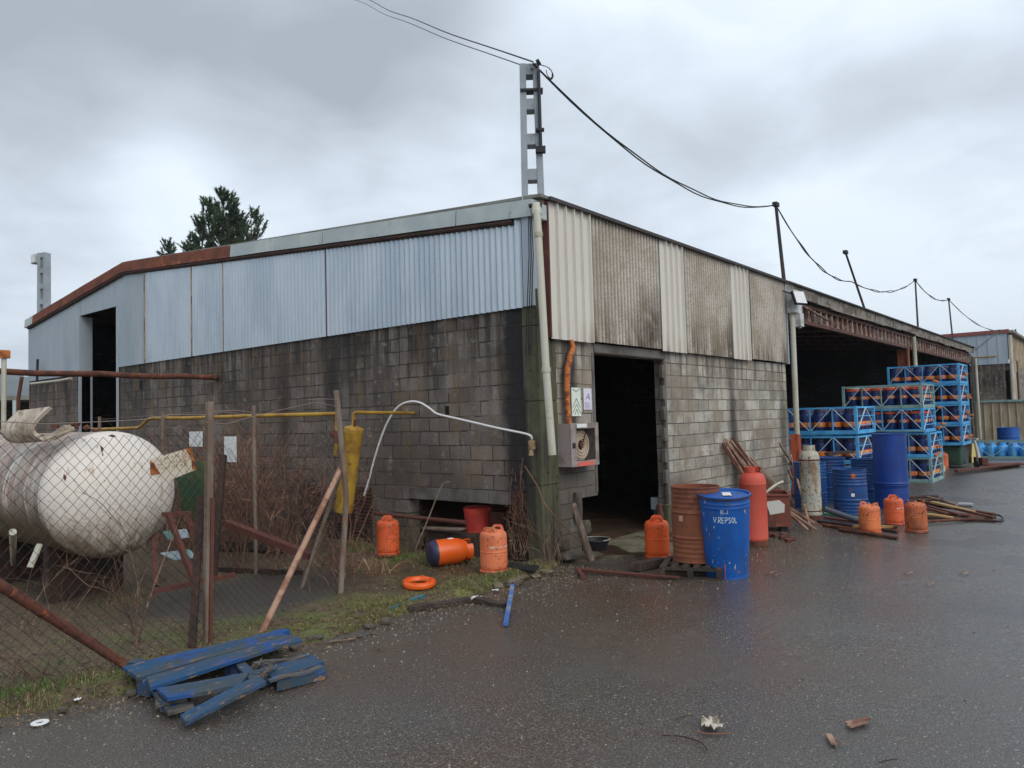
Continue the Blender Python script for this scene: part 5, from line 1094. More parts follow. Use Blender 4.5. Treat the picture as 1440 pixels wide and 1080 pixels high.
b=MB(); p=WX(625,752,-.15); b.box((-.12,p.y-.45,0),(.3,p.y+.42,.30)); o=b.build('timber_block',m_dwood,None,bevel=.01); tag(o,'low dark timber box in the wall opening','box')
b=MB(); b.beam(WX(598,742,-.16),WX(650,744,-.16),.14,.025); tag(b.build('grey_board',m_fp,None),'grey board lying on the timber box','board')
# black plates by the pillar
for (ps,lb) in (([(716,793),(758,797),(752,805),(712,799)],'flat black sheet lying at the foot of the mossy pillar'),): tag(MB().poly([G(x,y,.07) for x,y in ps],(0,0,.02)).build('black_sheet',m_black,None,fix=True),lb,'sheet')
# rubble, log and basin by the left jamb
m_conc=mat('broken_concrete',C(78,70,62),rough=.95,bump=(20,.01),layers=[dict(s=4,t=(.42,.6),c=C(70,62,56)),dict(s=9,t=(.5,.62),c=C(66,70,50),a=.6)])
def lump(loc,sx,sy,sz,label,m_,name='concrete_lump',rz=0,seed=0,grp=None,cat='rubble'):
    bm=bmesh.new(); bmesh.ops.create_icosphere(bm,subdivisions=3,radius=1)
    for v_ in bm.verts:
        q_=v_.co.copy(); k=1+.35*noise.noise(q_*1.6+Vector((seed,0,0)))+.12*noise.noise(q_*5+Vector((seed,3,0))); v_.co=Vector((max(-.8,min(.8,q_.x*k))*sx,max(-.8,min(.8,q_.y*k))*sy,(max(-.75,min(.75,q_.z*k)))*sz))
    me=bpy.data.meshes.new(name); bm.to_mesh(me); bm.free(); me.materials.append(m_); me.shade_smooth(); me.set_sharp_from_angle(angle=rad(35)); o=bpy.data.objects.new(name,me); COL.objects.link(o); o.location=loc; o.rotation_euler=(0,0,rz); return tag(o,label,cat,grp)
lump(DP(812,713,10.1),.06,.08,.26,'upright brown broken masonry chunk in the gap left of the doorway',m_conc,seed=2)
lump(DP(822,742,10.2),.10,.08,.13,'lighter broken concrete slab fragment at the doorway edge',m_conc,seed=5)
lump(DP(790,765,9.8),.09,.12,.12,'dark rubble heap beside the mossy pillar',m_conc,seed=8)
lump(DP(800,782,9.7),.20,.12,.05,'low rubble at the foot of the leaning log',m_conc,seed=11)
o=MB().tube(smoothpts([DP(806,708,9.55),DP(813,730,9.5),DP(822,760,9.45),DP(831,789,9.4)]),[.035,.036,.04,.038,.04,.044,.042,.046,.044,.05,.052,.05,.05],9).build('log',mat('old_log',C(108,92,80),rough=.9,bump=(25,.006,4,(1,1,.3)),layers=[dict(s=6,t=(.42,.6),c=C(70,58,50),st=(2,2,.4))]),None,smooth=60); tag(o,'weathered log leaning in the broken gap left of the doorway','log')
bs=G(838,776); t=empty('basin',(bs.x,bs.y,.03),'black rubber basin behind the leaning log','basin'); MB().lathe([(0,0),(.14,0),(.19,.13),(.205,.135),(.20,.15),(.185,.14),(.135,.015),(0,.012)],30).build('bowl',m_black,t,smooth=40); MB().tube([(.2*math.cos(i*.2),.2*math.sin(i*.2),.148) for i in range(-10,12)],.006,6).build('rim',m_pipew,t)
# shelf thing inside door right, red horn
t=empty('grey_box',G(938,742),'grey plastic box with a dark slot inside the right side of the doorway','box'); MB().box((-.16,-.05,.30),(.14,.2,.50)).build('case',m_pole,t,bevel=.01); MB().box((-.10,-.054,.36),(.08,-.0505,.44)).build('slot',m_black,t); MB().box((-.12,-.02,0),(.12,.18,.299)).build('pedestal',m_lintel,t)
rp_=G(930,760); t=MB().tube([rp_,rp_+Vector((0,0,.40)),rp_+Vector((0,0,.48)),rp_+Vector((0,0,.54))],[.05,.05,.03,.025],12).build('red_bottle',m_rustred,None,smooth=50); tag(t,'small red bottle neck showing behind the orange bottle in the doorway','bottle')
# timbers and steel in front of the door
tag(MB().beam(G(893,797,.06),G(930,789,.06),.12,.09,jit=.006).build('timber_block',m_dwood,None),'short dark timber lying left of the pallet','timber')
b=MB(); b.beam(G(815,800,.06),G(955,812,.035),.06,.008); b.beam(G(815,801,.035),G(955,813,.01),.008,.045); tag(b.build('steel_angle',m_rustred,None),'long red rusty steel angle lying before the doorway','angle iron')
tag(MB().tube([G(812,801,.04),G(820,811,.03)],.03,8).build('red_tube_stub',m_rustred,None),'short red tube stub beside the end of the steel angle','tube')
b=MB(); A_=G(721,823,.09);B_=G(711,878,.03); b.beam(A_,B_,.042,.03); b2=b.build('blue_strip',mat('blue_profile',C(60,92,150),rough=.5,layers=[dict(s=8,t=(.5,.62),c=C(120,126,130))]),None); tag(b2,'narrow blue metal profile lying at the verge edge','profile')
tag(MB().beam(G(545,857,.05),G(595,838,.07),.05,.03).build('teal_strip',mat('teal_wood',C(52,92,100),rough=.8),None),'thin teal board lying in the verge grass','board')
# ---------------- broken blue pallet ----------------
m_bw=mat('blue_pallet_wood',C(20,64,98),rough=.7,bump=(18,.005,5,(1,1,6)),rnd=1,layers=[dict(s=2.6,t=(.38,.58),c=C(48,60,68),st=(.5,2.5,1),a=.9,dist=.6),dict(s=6,t=(.48,.62),c=C(64,68,70),st=(.3,3,1),a=.8),dict(s=3,t=(.5,.6),c=C(14,66,128),a=.7),dict(s=16,t=(.60,.66),c=C(132,98,66),st=(.5,1.6,1),a=.9),dict(s=5,t=(.6,.7),c=C(34,38,42),a=.7)])
m_gw=mat('grey_split_wood',C(88,84,78),rough=.85,bump=(30,.003,4,(1,1,6)),rnd=1,layers=[dict(s=5,t=(.42,.6),c=C(60,56,52),st=(1,4,1)),dict(s=5,t=(.52,.62),c=C(46,76,110),a=.7)])
bp=empty('broken_pallet',G(205,965),'broken blue wooden pallet with split boards at the edge of the asphalt','pallet'); O3=Vector(bp.location)
def GB(px,py,z): return G(px,py,z)-O3
def board(p0,p1,z0,z1,w,th,name,m_,side=1,jag=.02,parent=bp,org=None):
    a_=G(*p0,z0);c=G(*p1,z1); o_=O3 if parent is bp else Vector((0,0,0)); d=(c-a_).normalized(); r_=d.cross(Vector((0,0,1))).normalized(); vs=[];fs=[];n=14
    for i in range(n+1):
        p=a_.lerp(c,i/n); bow=.008*math.sin(i*.5); 
        for s_,tt in ((-1,0),(1,0),(1,1),(-1,1)):
            e_=random.uniform(-jag,jag)*(1 if i in (0,n) else .08); vs.append(p+r_*(s_*w/2)*(1+random.uniform(-.012,.012))+d*e_+Vector((0,0,-th*(1-tt)+bow))-o_)
    for i in range(n):
        k=i*4
        for j in range(4): fs.append((k+j,k+(j+1)%4,k+4+(j+1)%4,k+4+j))
    fs+=[(3,2,1,0),(n*4,n*4+1,n*4+2,n*4+3)]
    return MB().add(vs,fs).build(name,m_,parent,bevel=.002,fix=True)
def qb(pts,z0,z1,th,name='deck_board',m_=None,org=None,parent=bp):   # a flat board from its four top corners
    a_,b_,c_,d_=[G(*p,z) for p,z in zip(pts,(z0,z0,z1,z1))]   # left-back, left-front, right-front, right-back
    vs=[];fs=[];n=10
    for i in range(n+1):
        u=i/n; p=a_.lerp(d_,u); q_=b_.lerp(c_,u); e_=random.uniform(-.025,.025) if i in (0,n) else 0; f_=random.uniform(-.03,.03) if i in (0,n) else 0; dd=(c_-b_).normalized()
        w0=random.uniform(-.0025,.0025)
        vs+=[p+dd*e_+Vector((0,0,w0)),q_+dd*f_+Vector((0,0,w0)),q_+dd*f_+Vector((0,0,w0-th)),p+dd*e_+Vector((0,0,w0-th))]
    vs=[v_-(O3 if parent is bp else Vector((0,0,0))) for v_ in vs]
    for i in range(n):
        k=i*4
        for j in range(4): fs.append((k+j,k+(j+1)%4,k+4+(j+1)%4,k+4+j))
    fs+=[(3,2,1,0),(n*4,n*4+1,n*4+2,n*4+3)]
    return MB().add(vs,fs).build(name,m_ or m_bw,parent,fix=True)
qb([(175,936),(200,951),(405,894),(392,886)],.145,.15,.024)
qb([(203,953),(217,965),(426,898),(408,893)],.145,.155,.024)
qb([(220,968),(232,982),(338,963),(354,944)],.135,.12,.024)
qb([(252,1006),(266,1013),(376,957),(359,950)],.06,.165,.024)
qb([(366,938),(382,956),(452,932),(438,923)],.085,.085,.024)
qb([(391,955),(394,961),(459,945),(456,939)],.06,.05,.05)
qb([(300,929),(304,936),(428,899),(420,894)],.10,.165,.02)
qb([(217,977),(224,990),(262,981),(252,970)],.08,.09,.022,'split_board',m_gw); qb([(226,991),(236,1002),(272,993),(262,982)],.055,.06,.022,'split_board',m_gw)
board((350,934),(436,920),.12,.09,.045,.03,'split_board',m_gw,jag=.05); board((378,956),(450,936),.12,.10,.035,.02,'split_board',m_gw,jag=.05)
qb([(196,946),(206,944),(240,985),(226,988)],.118,.09,.024,'stringer'); qb([(318,920),(330,918),(368,952),(352,956)],.12,.10,.024,'stringer')
def blk(px,py,w=.11,d=.13,z=.105,rz=.25): MB().box((-w/2,-d/2,0),(w/2,d/2,z),T(*GB(px,py,0.01))@Rz(rz)).build('block',m_bw,bp,bevel=.004)
blk(210,976,.10,.12,.11,.3); blk(372,962,.16,.10,.10,.3); blk(330,948,.1,.12); blk(246,997,.14,.12,.05,.4); blk(194,952,.1,.12,.12,.3); blk(395,905,.1,.12,.11,.3)
b=MB(); 
for i in range(18):
    p=GB(372+random.uniform(-16,16),938+random.uniform(-7,7),.10+random.uniform(0,.06)); b.beam(p,p+Vector((random.uniform(-.08,.08),random.uniform(-.08,.08),random.uniform(-.02,.03))),.012,.008)
b.each('splinter',m_gw,bp)
# ---------------- vegetation ----------------
m_twig=mat('dry_twig',C(112,90,74),rough=.9,rnd=1,layers=[dict(s=2,t=(.42,.6),c=C(84,62,50)),dict(s=5,t=(.58,.68),c=C(136,118,100),a=.7)])
m_twig2=mat('brown_bramble',C(112,78,62),rough=.9,layers=[dict(s=.9,t=(.42,.6),c=C(82,56,46)),dict(s=3,t=(.54,.66),c=C(156,128,102),a=.8)])
def stem(b,p,d,ln,r,depth=2,wob=.35,grav=.0,n=9,floor=0.):
    P=[Vector(p)]; d=Vector(d).normalized(); rs=[r]; cu=Vector((random.gauss(0,.5),random.gauss(0,.5),random.gauss(-.1,.3)))*wob
    for i in range(n):
        d=(d+Vector((random.gauss(0,wob),random.gauss(0,wob),random.gauss(0,wob*.6)-grav))*.35+cu*(i/n)*1.2).normalized(); q=P[-1]+d*ln/n
        if q.z<floor: q.z=floor+.01; d.z=abs(d.z)
        P.append(q); rs.append(r*(1-.75*(i+1)/n))
        if depth and random.random()<.32 and i>1: stem(b,q,(d+Vector((random.uniform(-1,1),random.uniform(-1,1),random.uniform(-.3,.8)))*.8).normalized(),ln*random.uniform(.25,.5),r*.6,depth-1,wob,grav,max(4,n-3),floor)
    b.tube(P,rs,3,cap=False)
def shrub(name,pos,n,h,r,label,cat,spread,m_,depth=2,lean=.35,group=None,wob=.35,grav=0.,org=None):
    b=MB()
    for i in range(n):
        x,y=pos(); stem(b,(x,y,0),(random.uniform(-lean,lean),random.uniform(-lean,lean),1),h*random.uniform(.6,1.1),r*random.uniform(.7,1.2),depth,wob,grav)
    o=b.build(name,m_); return tag(o,label,cat,group)
random.seed(11)
shrub('bramble_thicket',lambda:(random.uniform(-2.25,-.25),random.triangular(2.7,8.0,4.6)),380,1.95,.0075,'dense tangle of leafless brown brambles between the side fence and the block wall','brambles',1,m_twig2,2,.45,wob=.55,grav=.06)
shrub('bramble_thicket',lambda:(random.uniform(-2.3,-1.4),random.uniform(1.2,2.6)),80,.7,.005,'low dry brown brambles at the foot of the leaning fence post','brambles',1,m_twig2,2,.7,wob=.6,grav=.15)
q=G(192,905); shrub('dead_sapling',lambda:(q.x+random.uniform(-.03,.03),q.y+random.uniform(-.03,.03)),4,1.1,.010,'pale leafless sapling growing in front of the tank at the fence foot','sapling',1,m_twig,3,.25,wob=.25)
q2=G(120,890); shrub('dead_weed',lambda:(q2.x+random.uniform(-.5,.5),q2.y+random.uniform(-.4,.6)),16,.9,.004,'thin dry weed stalks below the middle of the white tank','weed',1,m_twig,1,.4,wob=.25)
q3=G(20,985); shrub('dead_weed',lambda:(q3.x+random.uniform(-.3,.3),q3.y+random.uniform(-.1,.5)),34,.42,.003,'reddish brown dry weeds at the bottom left edge','weed',1,m_rustdark if False else m_twig2,2,.8,wob=.4)
q4=G(778,797); shrub('dead_weed',lambda:(q4.x+random.uniform(-.12,.22),q4.y+random.uniform(-.05,.12)),30,.75,.0035,'bunch of dry twigs growing at the right foot of the mossy pillar','weed',1,m_twig,2,.35,wob=.35)
q5=WX(590,775,-.3); shrub('dead_weed',lambda:(q5.x+random.uniform(-.2,.2),q5.y+random.uniform(-.15,1.1)),46,.65,.003,'dry stalks against the wall behind the lying orange bottle','weed',1,m_twig,2,.4,wob=.35)
# dead vines on the wall left of pillar
b=MB()
for i in range(60):
    P=[Vector((-.03-random.random()*.03,random.uniform(.24,.56),random.uniform(.3,1.35)))]; 
    for k in range(7): P.append(P[-1]+Vector((random.uniform(-.01,.012),random.uniform(-.06,.06),random.uniform(-.16,.05))))
    for p in P: p.x=min(p.x,-.022); p.z=max(p.z,.05)
    b.tube(P,.0032,3,cap=False)
b.tube(smoothpts([(-.05,.22,1.25),(-.08,.0,1.0),(-.06,-.12,.75),(.5,-.14,.3),(.8,-.12,.14)]),.008,5); b.tube(smoothpts([(-.04,.26,1.35),(-.05,.3,1.0),(-.05,.27,.75),(-.05,.36,.6)]),.006,5)
tag(b.build('dead_vine',m_twig2),'dead vine stems hanging on the black stained wall left of the mossy pillar','vine')
# big bushy bit: leaf litter and grass
random.seed(5)
def blade(b,x,y,z,h,w,col=None):
    a_=random.uniform(0,6.28); dx,dy=math.cos(a_),math.sin(a_); ln=random.uniform(.1,.7)*h; c_,s_=-dy*w,dx*w
    b.v+=[(x-c_,y-s_,z),(x+c_,y+s_,z),(x+dx*ln*.4+c_*.7,y+dy*ln*.4+s_*.7,z+h*.6),(x+dx*ln*.4-c_*.7,y+dy*ln*.4-s_*.7,z+h*.6),(x+dx*ln,y+dy*ln,z+h)]
    k=len(b.v)-5; b.f+=[(k,k+1,k+2,k+3),(k+3,k+2,k+4)]
m_grass=mat('grass_blades',C(82,96,42),rough=.7,rnd=0,layers=[dict(s=3,t=(.42,.6),c=C(98,106,50)),dict(s=9,t=(.5,.62),c=C(58,74,30)),dict(s=22,t=(.58,.68),c=C(140,126,84))])
m_dryg=mat('dry_grass',C(128,110,80),rough=.85,layers=[dict(s=6,t=(.42,.6),c=C(96,80,58)),dict(s=17,t=(.52,.64),c=C(150,134,102))])
m_bright=mat('fresh_grass',C(70,108,34),rough=.65,layers=[dict(s=8,t=(.42,.6),c=C(52,86,28))])
bg_=MB();bd=MB();bb_=MB()
def dens(x,y): return noise.noise(Vector((x*1.7,y*1.7,2.)))+.6*noise.noise(Vector((x*5,y*5,7.)))
cnt=0
while cnt<24000:
    x=random.uniform(-8,.2) if random.random()<.6 else random.uniform(-4.2,-.3); 
    e_=edgeY(x); d=abs(random.gauss(0,.30)) if random.random()<.6 else random.uniform(0,3.2)
    y=e_+.06+d
    if x>-.03 and y>-.02: continue
    if math.hypot((x+2.95)/1.25,(y-1.75)/.95)<1 : continue
    dd=dens(x,y)
    if d>.6 and dd<.12: continue
    if d<=.6 and dd<-.15: continue
    cnt+=1; z=verge_h(x,y)-.004
    if random.random()<(.50 if d<.6 else .42): blade(bg_,x,y,z,random.uniform(.012,.042),.003)
    else: blade(bd,x,y,z,random.uniform(.01,.04),.003)
# brighter tufts near bottles
for (px,py,sx,n) in ((520,775,.28,500),(620,786,.3,600),(555,788,.22,300),(640,790,.3,300),(20,985,.35,500),(70,985,.4,300),(690,822,.3,250),(500,765,.3,400)):
    c=G(px,py)
    for _ in range(n):
        x=c.x+random.gauss(0,sx*.6); y=c.y+random.gauss(0,sx*.6)
        if x>-.05 or y<edgeY(x)+.03: continue
        blade(bb_ if random.random()<.7 else bd,x,y,verge_h(x,y)-.004,random.uniform(.02,.08),.003)
tag(bg_.build('grass',m_grass),'short olive grass along the verge edge','grass',None,'stuff'); tag(bd.build('dry_grass',m_dryg),'dry straw coloured grass and litter on the verge','dry grass',None,'stuff'); tag(bb_.build('fresh_grass',m_bright),'fresh green grass tufts by the orange bottles','grass',None,'stuff')
# leaf litter and gravel
b=MB()
for _ in range(7000):
    x=random.uniform(-8,0) ; d=abs(random.gauss(0,.8)) if random.random()<.75 else random.uniform(-.22,.1); y=edgeY(x)+d
    if x>-.04 and y>0: continue
    if math.hypot((x+2.95)/1.2,(y-1.75)/.9)<1 and random.random()<.9: continue
    z=(verge_h(x,y) if d>-.02 else max(.012,verge_h(x,y)+.012))+.006; s_=random.uniform(.006,.02); a_=random.uniform(0,6.28); c_,n_=math.cos(a_)*s_,math.sin(a_)*s_
    k=len(b.v); b.v+=[(x-c_,y-n_,z+random.uniform(-.004,.008)),(x+n_*.5,y-c_*.5,z+random.uniform(-.002,.01)),(x+c_,y+n_,z+random.uniform(-.004,.01)),(x-n_*.5,y+c_*.5,z+random.uniform(0,.012))]; b.f.append((k,k+1,k+2,k+3))
m_litter=mat('leaf_litter',C(104,84,60),rough=.8,layers=[dict(s=25,t=(.42,.56),c=C(62,46,34)),dict(s=40,t=(.55,.62),c=C(150,128,92))])
tag(b.build('leaf_litter',m_litter),'brown dead leaves scattered over the verge','leaf litter',None,'stuff')
b=MB()
def pebble(x,y,z,s_):
    k=len(b.v); 
    for (dx,dy,dz) in ((1,0,0),(0,1,0),(-1,0,0),(0,-1,0),(0,0,.8)): b.v.append((x+dx*s_*random.uniform(.7,1.3),y+dy*s_*random.uniform(.6,1.2),z+dz*s_))
    b.f+=[(k,k+1,k+4),(k+1,k+2,k+4),(k+2,k+3,k+4),(k+3,k,k+4)]
for _ in range(5200):
    if random.random()<.5: x=random.uniform(-7.5,.2); y=edgeY(x)-abs(random.gauss(0,.35)); 
    elif random.random()<.5: x=random.gauss(2.2,1.8); y=-1.6+random.gauss(0,.6)
    else: x=random.uniform(-8,14); y=random.uniform(-6,-.3)
    if x<0 and y>edgeY(x): continue
    if y>-.1: continue
    pebble(x,y,asph_h(x,y)+.001,random.choice([.003,.004,.005,.008,.012]) )
m_grav=mat('small_stones',C(120,108,92),rough=.8,layers=[dict(s=30,t=(.42,.58),c=C(74,64,54)),dict(s=44,t=(.58,.64),c=C(180,170,152))])
tag(b.build('gravel',m_grav),'small loose stones and grit on the asphalt','gravel',None,'stuff')
# litter
m_lit=mat('litter_white',C(214,208,204),rough=.7)
def rag(px,py,sz,label,m_,seed,z=.02,name='litter',cat='litter'):
    p=G(px,py); b=MB(); n=6; rnd=random.Random(seed)
    vs=[(sz*(i/n-.5)*(1+.2*rnd.uniform(-1,1)),sz*.6*(j/n-.5)*(1+.3*rnd.uniform(-1,1)),sz*.22*rnd.random()) for j in range(n+1) for i in range(n+1)]
    b.add(vs,[(j*(n+1)+i,j*(n+1)+i+1,(j+1)*(n+1)+i+1,(j+1)*(n+1)+i) for j in range(n) for i in range(n)])
    o=b.build(name,m_,None,smooth=60,loc=(p.x,p.y,z)); o.rotation_euler=(0,0,rnd.random()*3); return tag(o,label,cat)
rag(668,845,.12,'white crumpled cup lying at the verge edge near the blue profile',m_lit,1); rag(677,844,.08,'white plastic scrap beside the crumpled cup',m_lit,2)
rag(614,850,.06,'orange and white scrap at the verge edge',m_vor,3); rag(697,833,.07,'small pale scrap near the faded salmon bottle',m_lit,4); rag(485,884,.10,'white scrap of paper on the verge above the broken pallet',m_lit,6)
rag(109,988,.05,'tiny white scrap lying left of the blue pallet',m_lit,7); rag(446,952,.07,'beige chip lying by the right end of the broken pallet',mat('beige_chip',C(170,156,120),rough=.8),8); rag(533,915,.06,'brown stone like clod on the asphalt right of the pallet',m_conc,9)
rag(1001,1024,.17,'dirty white rag with dry stalks on the asphalt in the foreground',mat('rag',C(176,168,152),rough=.9,layers=[dict(s=14,t=(.45,.6),c=C(120,108,92))]),10,name='rag',cat='rag')
p=G(56,1017,.012); o=MB().lathe([(.022,0),(.05,0),(.052,.004),(.05,.008),(.022,.008),(.022,0)],24).build('white_ring',m_lit,None,smooth=40,loc=p); tag(o,'small flat white ring on the asphalt in the bottom left corner','ring')
def curl(P,r,label,m_=m_twig2,name='twig'): tag(MB().tube(smoothpts([G(x,y,.018) for x,y in P]),r,5).build(name,m_,None),label,'twig')
curl([(930,1034),(955,1035),(975,1040),(988,1046),(994,1054)],.004,'dark curved twig left of the rag in the foreground',m_rustdark)
curl([(975,1028),(1000,1032),(1030,1031)],.004,'thin straw stalk lying across the rag'); curl([(948,1012),(960,1008),(975,1006)],.002,'short dark hair like twig above the curved twig',m_rustdark)
curl([(1236,1073),(1248,1069),(1262,1068)],.003,'short dark twig at the bottom edge right of centre',m_rustdark)
for (a1,b1,lb) in (((1190,1017),(1221,1010),'longer tan wood chip of the pair on the asphalt at lower right'),((1194,1021),(1219,1015),'shorter tan wood chip beneath the longer one'),((1165,1032),(1173,1047),'small brown bark chip left of the tan wood chips')): tag(MB().beam(G(*a1,.02),G(*b1,.022),.03,.008,jit=.003).build('wood_chip',m_bar,None),lb,'wood chip')
curl([(1170,1033),(1178,1042),(1190,1047)],.003,'thin curved twig beside the small bark chip')
curl([(462,902),(480,899),(505,895),(524,889)],.011,'dry grey branch lying on the mud above the broken pallet',m_gw); curl([(500,772+126),(470,902),(440,905)],.006,'thin dry stalk by the grey branch',m_twig)
for i,(px,py) in enumerate(((1075,805),(1085,807),(1300,820),(1350,805),(1270,805))): curl([(px,py),(px+6,py+2),(px+13,py-1)],.006,'small bark splinter number of a few on the wet asphalt' if False else ['tan leaf like chip right of the front blue drum','small dark twig right of the tan chip','loose twig on wet asphalt below the scrap pile','loose twig on the asphalt right of the scrap pile','loose twig below the rusty brown orange bottle'][i],m_bar)
# moss lumps, verge edge clods
b=MB(); random.seed(9)
for i in range(12):
    x=random.uniform(-7,-.4); lump((x,edgeY(x)+random.uniform(-.05,.15),.02),random.uniform(.03,.08),random.uniform(.03,.06),random.uniform(.02,.04),'small mud clod lying along the verge edge',m_conc,'mud_clod',random.random()*3,i*3.3,'mud clods along the verge edge','clod')
curb=board((575,853),(660,840),.05,.05,.10,.05,'kerb_piece',m_dwood,parent=None); tag(curb,'broken dark kerb timber sunk in the verge edge left of the scraps','timber')
curb=board((668,840),(712,848),.05,.04,.10,.05,'kerb_piece',m_dwood,parent=None); tag(curb,'broken dark kerb timber by the top of the blue profile','timber')
# low stones at the verge near pillar
for i,(px,py) in enumerate(((735,815),(752,812),(768,806),(722,820),(700,826))): p=G(px,py); lump((p.x,p.y,.02),.11,.07,.03,'flat mossy stone in the row below the mossy pillar',m_apron,'mossy_stone',i,i*2.2,'mossy stones below the pillar','stone')
# ---------------- conifers behind ----------------
m_bark=mat('conifer_bark',C(70,58,48),rough=.9); m_needle=mat('conifer_needles',C(62,82,54),rough=.75,rnd=1,layers=[dict(s=.6,t=(.42,.6),c=C(46,66,46)),dict(s=2.5,t=(.5,.62),c=C(88,106,68),a=.8)])
def conifer(px,py_top,dep,width,label,leaders=((0,0,1.),),seed=1,dens_=1.):
    rnd=random.Random(seed); tp=DP(px,py_top,dep); h=tp.z; t=empty('conifer_tree',(tp.x,tp.y,0),label,'tree','conifers behind the warehouse roof')
    bt=MB();bn=MB(); right=Vector(R[0]); right.z=0; right.normalize()
    def tuft(p,d,ln):
        d=d.normalized(); n=9
        for k in range(n):
            q=p+d*ln*k/n
            for m_ in range(5):
                dd=(d*.9+Vector((rnd.uniform(-1,1),rnd.uniform(-1,1),rnd.uniform(-.8,1)))).normalized(); s_=d.cross(dd); 
                if s_.length<.01: continue
                s_=s_.normalized()*.035; e_=q+dd*rnd.uniform(.16,.3)
                i0=len(bn.v); bn.v+=[tuple(q-s_),tuple(q+s_),tuple(e_)]; bn.f.append((i0,i0+1,i0+2))
    for (ox,oz,sc2) in leaders:
        base=right*ox*.25; tip=right*ox+Vector((0,0,h+oz)); 
        bt.tube([base,base.lerp(tip,.4)+right*ox*.2,tip],[.28*sc2,.18*sc2,.02],7)
        z=h+oz-.2
        while z>h*.45:
            dn=(h+oz-z); L_=min(width*sc2,.25+dn*.52*sc2)*rnd.uniform(.65,1.15); c=right*ox*(1-.0*(1-z/h))+Vector((0,0,z))
            for k in range(rnd.choice([3,4,5])):
                if rnd.random()>dens_: continue
                a_=rnd.uniform(0,6.28); d=Vector((math.cos(a_),math.sin(a_),rnd.uniform(.25,.7))).normalized(); l_=L_*rnd.uniform(.6,1.1)
                e_=c+d*l_+Vector((0,0,.22*l_)); bt.tube([c,c+d*l_*.6,e_],[.035,.025,.01],4)
                for q_ in range(max(2,int(l_*3.0))):
                    u=rnd.uniform(.25,1.); p=c+d*l_*u+Vector((0,0,.22*l_*u*u)); tuft(p,(d*.6+Vector((rnd.uniform(-.6,.6),rnd.uniform(-.6,.6),rnd.uniform(.3,1.1)))),rnd.uniform(.35,.75))
                tuft(e_-d*.2,(d+Vector((0,0,1.1))),.7)
            z-=rnd.uniform(.28,.5)
    bt.build('trunk',m_bark,t); bn.build('crown',m_needle,t); return t
conifer(312,277,48,1.35,'tallest dark conifer with three pointed tops above the rusty roof trim',((0,0,1.),(-.85,-.4,.8),(.45,-.25,.8)),3,.8)
conifer(284,318,47,.75,'slender conifer top just left of the tallest tree',((0,0,.9),),5,.9)
conifer(334,310,49,1.1,'dense rounded conifer between the tallest tree and the open right one',((0,0,1.),(-.5,-.2,.8)),8)
conifer(353,302,46,1.1,'open branched conifer at the right of the clump',((0,0,1.),),11,.75)
conifer(268,337,52,.8,'small conifer top left of the slender one',((0,0,.9),),13,.8)
conifer(236,345,55,.9,'tiny conifer tip standing apart at the left',((0,0,.8),),17,.8)
# ---------------- far left: dark shed, hills, posts ----------------
m_forest=mat('forest_hill',C(48,60,46),rough=1.,layers=[dict(s=.02,t=(.42,.6),c=C(38,48,38))])
def hill(name,dep,pxs,label,w=200):
    b=MB(); rnd=random.Random(3); P=[]
    for i in range(len(pxs)-1):
        for k in range(30):
            u=k/30; x=pxs[i][0]*(1-u)+pxs[i+1][0]*u; y=pxs[i][1]*(1-u)+pxs[i+1][1]*u; P.append((x,y))
    vs=[];fs=[]; fwd=Vector(R[2]); fwd.z=0; fwd.normalize(); n=len(P)
    for (x,y) in P:
        c=DP(x,y,dep); top=c+Vector((0,0,rnd.uniform(-3,4)));
        for k in range(6): q=Vector((c.x,c.y,0))-fwd*w*(1-k/5.); q.z=(top.z)*math.sin(k/5*math.pi/2)**.8-(2 if k==0 else 0); vs.append(q)
        q=Vector((c.x,c.y,-2))+fwd*w; vs.append(q)
    for i in range(n-1):
        for k in range(6): a_=i*7+k; fs.append((a_,a_+7,a_+8,a_+1))
    o=b.add(vs,fs).build(name,m_forest,None,smooth=80); return tag(o,label,kind='structure')
hill('hills',1500,[(-500,540),(-250,520),(-80,532),(0,528),(45,531),(120,560),(300,545),(800,560),(1300,550),(1500,562),(1900,540)],'wooded blue hills beyond the left end of the warehouse',500)
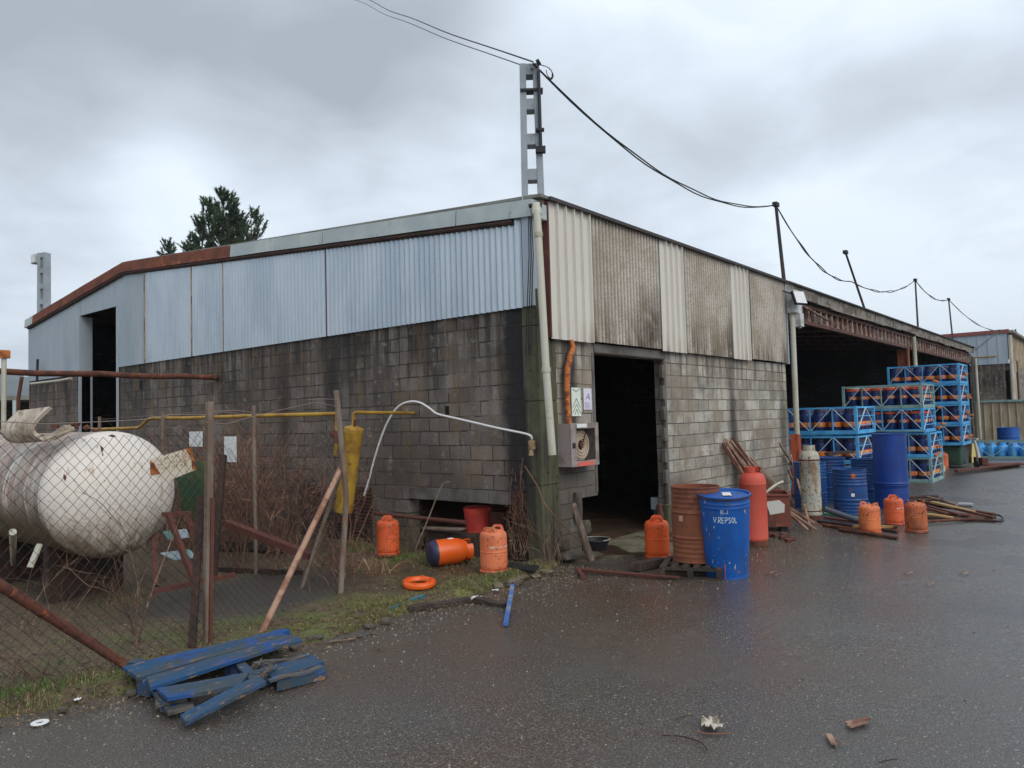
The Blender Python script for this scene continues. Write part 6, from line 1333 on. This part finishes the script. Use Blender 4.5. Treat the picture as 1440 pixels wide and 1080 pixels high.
s3=empty('low_shed',DP(20,565,40),'low dark open shed with a grey roof beyond the left end of the warehouse','shed'); s3.location.z=0; s3.rotation_euler=(0,0,rad(-38))
zt=DP(20,556,40).z
MB().box((-9,0,zt-.25),(9,9,zt)).build('roof',m_roof,s3); MB().box((-9,3,0),(9,3.2,zt-.26)).build('rear_wall',m_inner,s3)
b=MB(); [b.box((x-.08,0,0),(x+.08,.16,zt-.251)) for x in (-8,-4,0,4,8)]; b.build('post',m_trim,s3)
pq=DP(5,640,11.5); t=empty('white_pole',(pq.x,pq.y,0),'white pole with an orange cap at the left edge of the photo','pole'); zp=DP(4,492,11.5).z; MB().tube([(0,0,0),(0,0,zp)],.035,10).build('shaft',m_pipew,t,smooth=50); MB().box((-.07,-.06,zp-.12),(.07,.06,zp)).build('cap',m_rustorange,t)
pq=DP(26,560,17); t=empty('rusty_pole',(pq.x,pq.y,0),'thin rusty pole standing left of the warehouse end wall','pole'); zp=DP(27,530,17).z; MB().tube([(0,0,0),(0,0,zp*.85),(.05,-.05,zp)],.04,8).build('shaft',m_rust,t,smooth=50)
tag(MB().tube([WX(100,532,-.3),WX(85,535,-.3),WX(42,540,-.3)],.03,8).build('thin_pipe',m_pipew,None,smooth=50),'thin pale pipe running along the far end of the block wall','pipe')
tag(MB().beam(WX(53,505,-.15),WX(52,538,-.15),.05,.05).build('dark_bracket',m_black,None),'dark bracket on the far end of the metal cladding','bracket')
# haze: even air round the whole place (name haze)
hz=MB().box((-1950,-750,-1.03),(1950,1950,118)); hm=bpy.data.materials.new('haze_air'); hm.use_nodes=True; hn=hm.node_tree; hn.nodes.clear()
ho=hn.nodes.new('ShaderNodeOutputMaterial'); hv=hn.nodes.new('ShaderNodeVolumePrincipled'); hv.inputs['Color'].default_value=(.80,.86,.95,1); hv.inputs['Density'].default_value=.00038; hv.inputs['Anisotropy'].default_value=.0
hn.links.new(hv.outputs[0],ho.inputs['Volume']); tag(hz.build('haze',hm),'thin damp air fading the far hills',None,None,'stuff')
bpy.context.view_layer.update()
